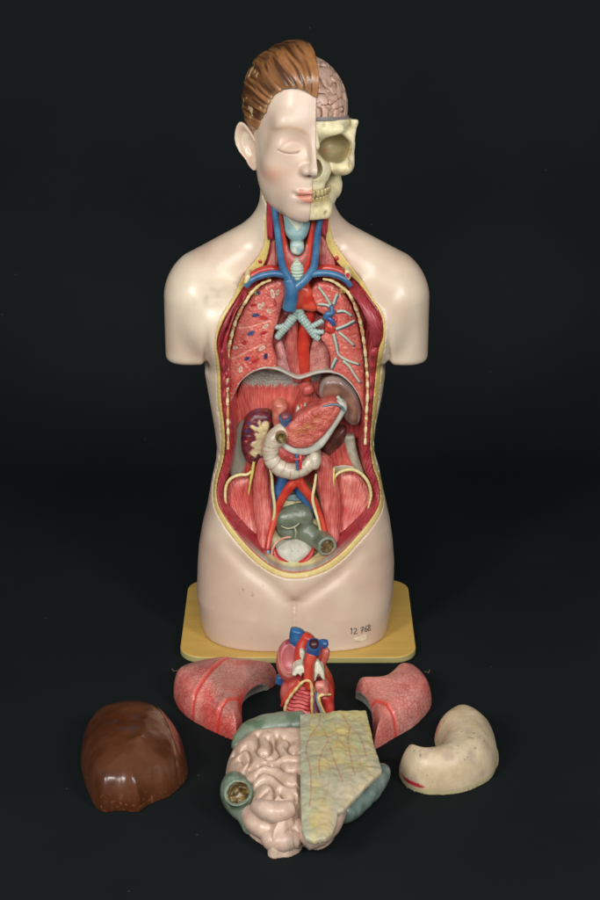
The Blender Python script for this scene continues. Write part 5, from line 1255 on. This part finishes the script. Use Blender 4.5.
hp('septum', [(312.5, 717), (312.5, 700), (313, 687), (316, 690), (316, 702), (318, 717)], YH-21, YH-4, m_gloss, 2, 2.5, vary('#9b5a6c', '#c79a5c', 3, 143), h=.5)
hp('atrial_lobe', [(315, 683), (319, 680), (324.5, 681.5), (328.5, 687), (328, 693.5), (322, 694), (317, 692.5), (314, 688)], YH-20, YH-4, m_gloss, 5, 5, vary('#c06a60', '#d08a7c', 5, 144), h=.55, disp=lambda x, z: .8*fbm(x, 0, z, 5, 145))
hp('ventricle_section', [(320, 697), (325, 694.5), (330, 698), (333.5, 706), (334, 717), (324, 717), (323, 706)], YH-16, YH+6, m_gloss, 4, 5, vary('#b02a28', '#c24a40', 5, 146), h=.6)
ht('fat_rim', [(331, 694.5, -20), (324, 694.5, -24), (319, 697, -25), (320, 704, -25), (323, 711, -24), (327, 717, -22)], [1.0, 1.5, 1.7, 1.7, 1.6, 1.3], tt_, seg=10, m=m_satin)
ht('coronary_vessel', [(318, 693, -23), (317.5, 700, -25), (320, 708, -25.5), (323, 716, -24)], [1.3, 1.4, 1.4, 1.2], vary('#6d8494', '#88988f', 4, 147), seg=10)
ht('coronary_vessel', [(315.5, 692, -23), (314.5, 702, -24), (315, 716, -23)], [.9, 1, 1], vary('#7a4a72', '#8f6a8c', 4, 148), seg=10)

# bowel
bowel = thing('intestines', 'pale coiled intestines half covered by a yellow fatty apron, nearest on the cloth', 'organ model', G(300, 800, 0))
BT = 40
def bz(p): return float(np.interp(p[1], [712, 770, 855], [30, 22, 10]))
SI = [(236, 742), (244, 735), (262, 731), (285, 730), (310, 731), (340, 735), (362, 745), (366, 765), (356, 785), (340, 803), (336, 820), (329, 832), (318, 838), (308, 836), (303, 834), (300, 840), (290, 846), (281, 847), (273, 848), (268, 845), (267, 838), (262, 832), (254, 826), (247, 818), (245, 806), (238, 790), (228, 772), (225, 760), (228, 750)]
def gl(pts, zz=BT): return cat([G(p[0], p[1], zz)[:2] for p in pts], n=4)
CR = [[(234, 748), (240, 752), (246, 750), (251, 756), (250, 764), (243, 768), (241, 776)], [(228, 764), (233, 766), (238, 772), (236, 780)], [(258, 738), (259, 748), (256, 754), (262, 760), (268, 759)], [(268, 742), (272, 748), (270, 757), (264, 758)], [(277, 740), (276, 750), (280, 757), (275, 763), (268, 764)],
      [(284, 742), (290, 746), (287, 752), (292, 758), (299, 757)], [(250, 768), (258, 770), (265, 767), (272, 770), (279, 767), (287, 765), (296, 766)], [(279, 767), (284, 773), (292, 775), (300, 774)], [(248, 776), (256, 777), (262, 774), (270, 776), (277, 780), (284, 786), (292, 788), (300, 787)],
      [(251, 786), (258, 783), (266, 783), (273, 788), (274, 797), (266, 803), (256, 806), (247, 808)], [(262, 794), (267, 792)], [(276, 800), (284, 803), (292, 802), (296, 796)], [(280, 792), (283, 798)], [(247, 810), (256, 812), (264, 817), (266, 824), (263, 830)], [(266, 818), (274, 815), (283, 816), (291, 814), (298, 809)],
      [(268, 834), (276, 838), (283, 834), (286, 826), (292, 822), (300, 824)], [(300, 774), (300, 800), (301, 834)], [(300, 836), (304, 828), (309, 822), (318, 822), (326, 816), (330, 806)], [(240, 756), (246, 762)], [(284, 835), (292, 838), (299, 834)]]
gcr = line2([gl(q, BT-4 if q[0][1] < 815 else BT-12) for q in CR], (-90, -480), (90, -200), .6)
def bow_top(x, y, s):
    d = gcr(x, y); yk = G(300, 800, 30)[1]
    base = (BT-6*sst(-330, -430, y))*prof(-s/24)
    return np.maximum(base-5.0*np.exp(-(d/1.35)**1.5)+2.0*(1-np.exp(-(d/4.0)**2))+.5*fbm(x, y, 0, 9, 150), 2)
def bow_col(P):
    x, y, z = P.T; d = gcr(x, y)
    col = mix(c('#bd9f8b'), c('#ccb39e'), np.clip(.5+fbm(x, y, z, 16, 151), 0, 1))
    col = mix(col, c('#a0806c'), np.exp(-(d/1.1)**2)*.35*(z > 14))
    return mix(col, c('#8a5f52'), sst(.70, .82, noise(x, y, z, 2.2, 152))*sst(.1, .5, noise(x, y, z, 13, 153))*.6)
gpatch('small_intestine', SI, bz, BT, 24, m_gloss, bowel, h=.95, top=bow_top, K=2.4, col=bow_col)
GRN = vary('#586954', '#77836f', 9, 154)
# lower loops hanging out at the front
def loop(pts, r, nm='bowel_loop', col=None, **kw): return gtube(nm, pts, r, m_gloss, bowel, seg=24, n=8, col=col or vary('#bfa190', '#cdb3a0', 10, 155), **kw)
loop([(250, 812, 17), (256, 821, 16), (266, 828, 15), (274, 828, 17)], [8, 10.5, 10.5, 8])
loop([(256, 806, 30), (266, 810, 33), (278, 812, 34), (291, 808, 34)], [6, 9, 9.5, 7])
loop([(285, 824, 18), (296, 829, 15), (303, 836, 12)], [9, 11, 9])
loop([(269, 833, 12), (273, 840, 11), (283, 841, 11), (292, 839, 11.5), (300, 840, 11)], [8, 9.5, 10, 9.5, 7])
loop([(304, 838, 16), (316, 832, 18), (327, 823, 20), (334, 810, 22), (338, 798, 22)], [11, 13, 12.5, 11, 9])
# transverse colon, green-grey, along the back edge
TC = [(236, 749, 18), (242, 741, 21), (250, 734, 23), (261, 729.5, 24), (274, 727, 25), (288, 725.5, 25), (303, 725, 25)]
gtube('colon', TC, [5, 9, 11.5, 12.5, 13, 13, 13], m_gloss, bowel, seg=28, n=14, rf=lambda L: 1+.045*np.abs(np.sin(L*.20))-.02, col=lambda P: mix(GRN(P), c('#8d9a84'), sst(36, 42, P[:, 2])*.5))
ca = [G(234, 784, 24), G(238.5, 790, 24), G(243, 800, 14)]
def caec_f(x, y, z):
    d = smin(ell(x, y, z, ca[0][0], ca[0][1], 18, 12, 17, 16), ell(x, y, z, ca[1][0]+2, ca[1][1], 16, 15, 20, 16), 6)
    d = smin(d, cap(x, y, z, (ca[1][0]+6, ca[1][1]-14, 13), (ca[1][0]+12, ca[1][1]-32, 9), 10, 8), 6)
    m_ = G(238.5, 793, 30)
    n = np.array([-.25, -.55, .8]); n = n/np.linalg.norm(n)
    v = (x-m_[0])*n[0]+(y-m_[1])*n[1]+(z-m_[2])*n[2]; r_ = np.sqrt(np.maximum((x-m_[0])**2+(y-m_[1])**2+(z-m_[2])**2-v*v, 0))
    d = smin(d, np.maximum(np.abs(v+1)-3.0, r_-12.5), 3.5)
    d = smax(d, -np.maximum(r_-9.3+1.0*noise(x, y, z, 3.5, 156), -v-8.5+2.6*noise(x, y, z, 4, 157)), 1.0)
    return smax(d, .3-z, 1)
def caec_col(P):
    x, y, z = P.T; m_ = G(238.5, 793, 30); n = np.array([-.25, -.55, .8]); n = n/np.linalg.norm(n)
    V = P-m_; v = V@n; r_ = np.sqrt(np.maximum((V*V).sum(1)-v*v, 0))
    ins = sst(10.2, 9.2, r_)*sst(-12, -9.5, v)*sst(3.0, 1.2, v+.3*r_*.5)
    col = mix(c('#5a6a57'), c('#7a8877'), np.clip(.5+fbm(x, y, z, 8, 158), 0, 1))
    return mix(col, mix(c('#4a3518'), c('#8c7440'), np.clip(.5+1.1*noise(x, y, z, 3.4, 159), 0, 1)), sst(10.4, 9.4, r_)*sst(-13, -10, v))
sdf('caecum', caec_f, np.array([ca[0][0]-20, ca[2][1]-34, -2]), np.array([ca[1][0]+32, ca[0][1]+26, 44]), .9, m_gloss, bowel, K=2.4, col=caec_col)
# descending colon seen under the apron
gtube('colon', [(384, 769, 13), (378, 777, 13), (369, 787, 13), (358, 798, 13), (348, 808, 13), (340, 814, 13)], [6, 10, 12, 12, 11.5, 9], m_gloss, bowel, seg=24, n=14, rf=lambda L: 1+.06*np.abs(np.sin(L*.22)), col=vary('#5d7068', '#849590', 8, 160))
gtube('colon', [(372, 765, 20), (360, 775, 21), (346, 787, 21), (338, 797, 20)], [9, 10, 10, 9], m_gloss, bowel, seg=20, n=8, col=vary('#8d948c', '#b0a79c', 8, 160))
# apron
OM = [(300, 714.5), (313, 713.7), (330, 713), (349, 711.5), (366, 710.5), (369, 722), (374, 744), (382, 768), (381.5, 771), (374, 778), (362, 787), (352, 795), (344, 803), (338, 805), (337, 812), (333, 820), (326, 826), (314, 828), (305, 825), (301.5, 818), (300.5, 790), (300, 750)]
OP = np.array([G(p[0], p[1], BT+4)[:2] for p in OM]); gOM = poly2(OP, 8, .7)
veins = line2([gl(q, BT+5) for q in ([(320, 716), (319, 724), (313, 732), (308, 742), (306, 752), (309, 764), (311, 776), (311, 790), (309, 802)], [(319, 724), (325, 732), (328, 742), (322, 752), (319, 766), (320, 776)], [(350, 727), (348, 740), (350, 754), (353, 768), (355, 776)], [(350, 727), (357, 734), (363, 744), (366, 756)], [(330, 748), (334, 760), (339, 772), (343, 782)], [(343, 716), (350, 727)])], (-20, -460), (100, -180), .5)
veins2 = line2([gl(q, BT+5) for q in ([(340, 740), (346, 752), (344, 766)], [(326, 756), (330, 770), (328, 786), (322, 800)], [(356, 748), (360, 762), (356, 774)], [(312, 716), (309, 726)], [(334, 722), (338, 736), (336, 748)], [(360, 716), (364, 732)])], (-20, -460), (100, -180), .5)
def om_top(x, y, s):
    t = BT+5.5+1.5*fbm(x, y, 0, 17, 161)+.45*fbm(x, y, 0, 6, 162)
    drop = 12*sst(-330, -440, y)*0+4*(1-prof(-s/14))
    k = sst(-290, -420, y-.35*x)
    return t-drop*(.25+.75*k)-10*sst(-360, -440, y)
def om_f(x, y, z):
    s = gOM(x, y); t = om_top(x, y, s)
    return np.maximum(s, (np.abs(z-t+1.9)-1.9)*.75)
def om_col(P):
    x, y, z = P.T
    n = fbm(x, y*.6, 0, 11, 163); col = mix(c('#aca683'), c('#bdac70'), sst(-.5, .6, n))
    col = mix(col, c('#b0a88e'), sst(.2, .7, fbm(x, y, 0, 16, 164))*.7); col = mix(col, c('#939a7c'), sst(.1, .6, fbm(x, y, 0, 22, 165)+.5*sst(-240, -200, y)-.1)*.45)
    col = mix(col, c('#b3a77a'), .4*sst(.3, .7, noise(x, y*.4, 0, 2.5, 166)))
    e = sst(G(302, 0, 44)[0]+4, G(302, 0, 44)[0], x); col = mix(col, c('#a2a690'), e*.7)
    yb2 = sst(-335, -400, y-.35*x); col = mix(col, c('#b3a59a'), yb2*.45*sst(5, 30, x))
    col = mix(col, c('#a8493c'), np.exp(-(veins(x, y)/.45)**2)*.75); return mix(col, c('#a87a58'), np.exp(-(veins2(x, y)/.45)**2)*.5)
P, Q = nets(om_f, (OP[:, 0].min()-3, OP[:, 1].min()-3, 16), (OP[:, 0].max()+3, OP[:, 1].max()+3, 54), .75, K=3, B=4)
mk('fatty_apron', P, Q, mat('painted_fat', rough=.48, coat=.1, var=.10, vs=150, bump=.25, bs=220), bowel, col=om_col)
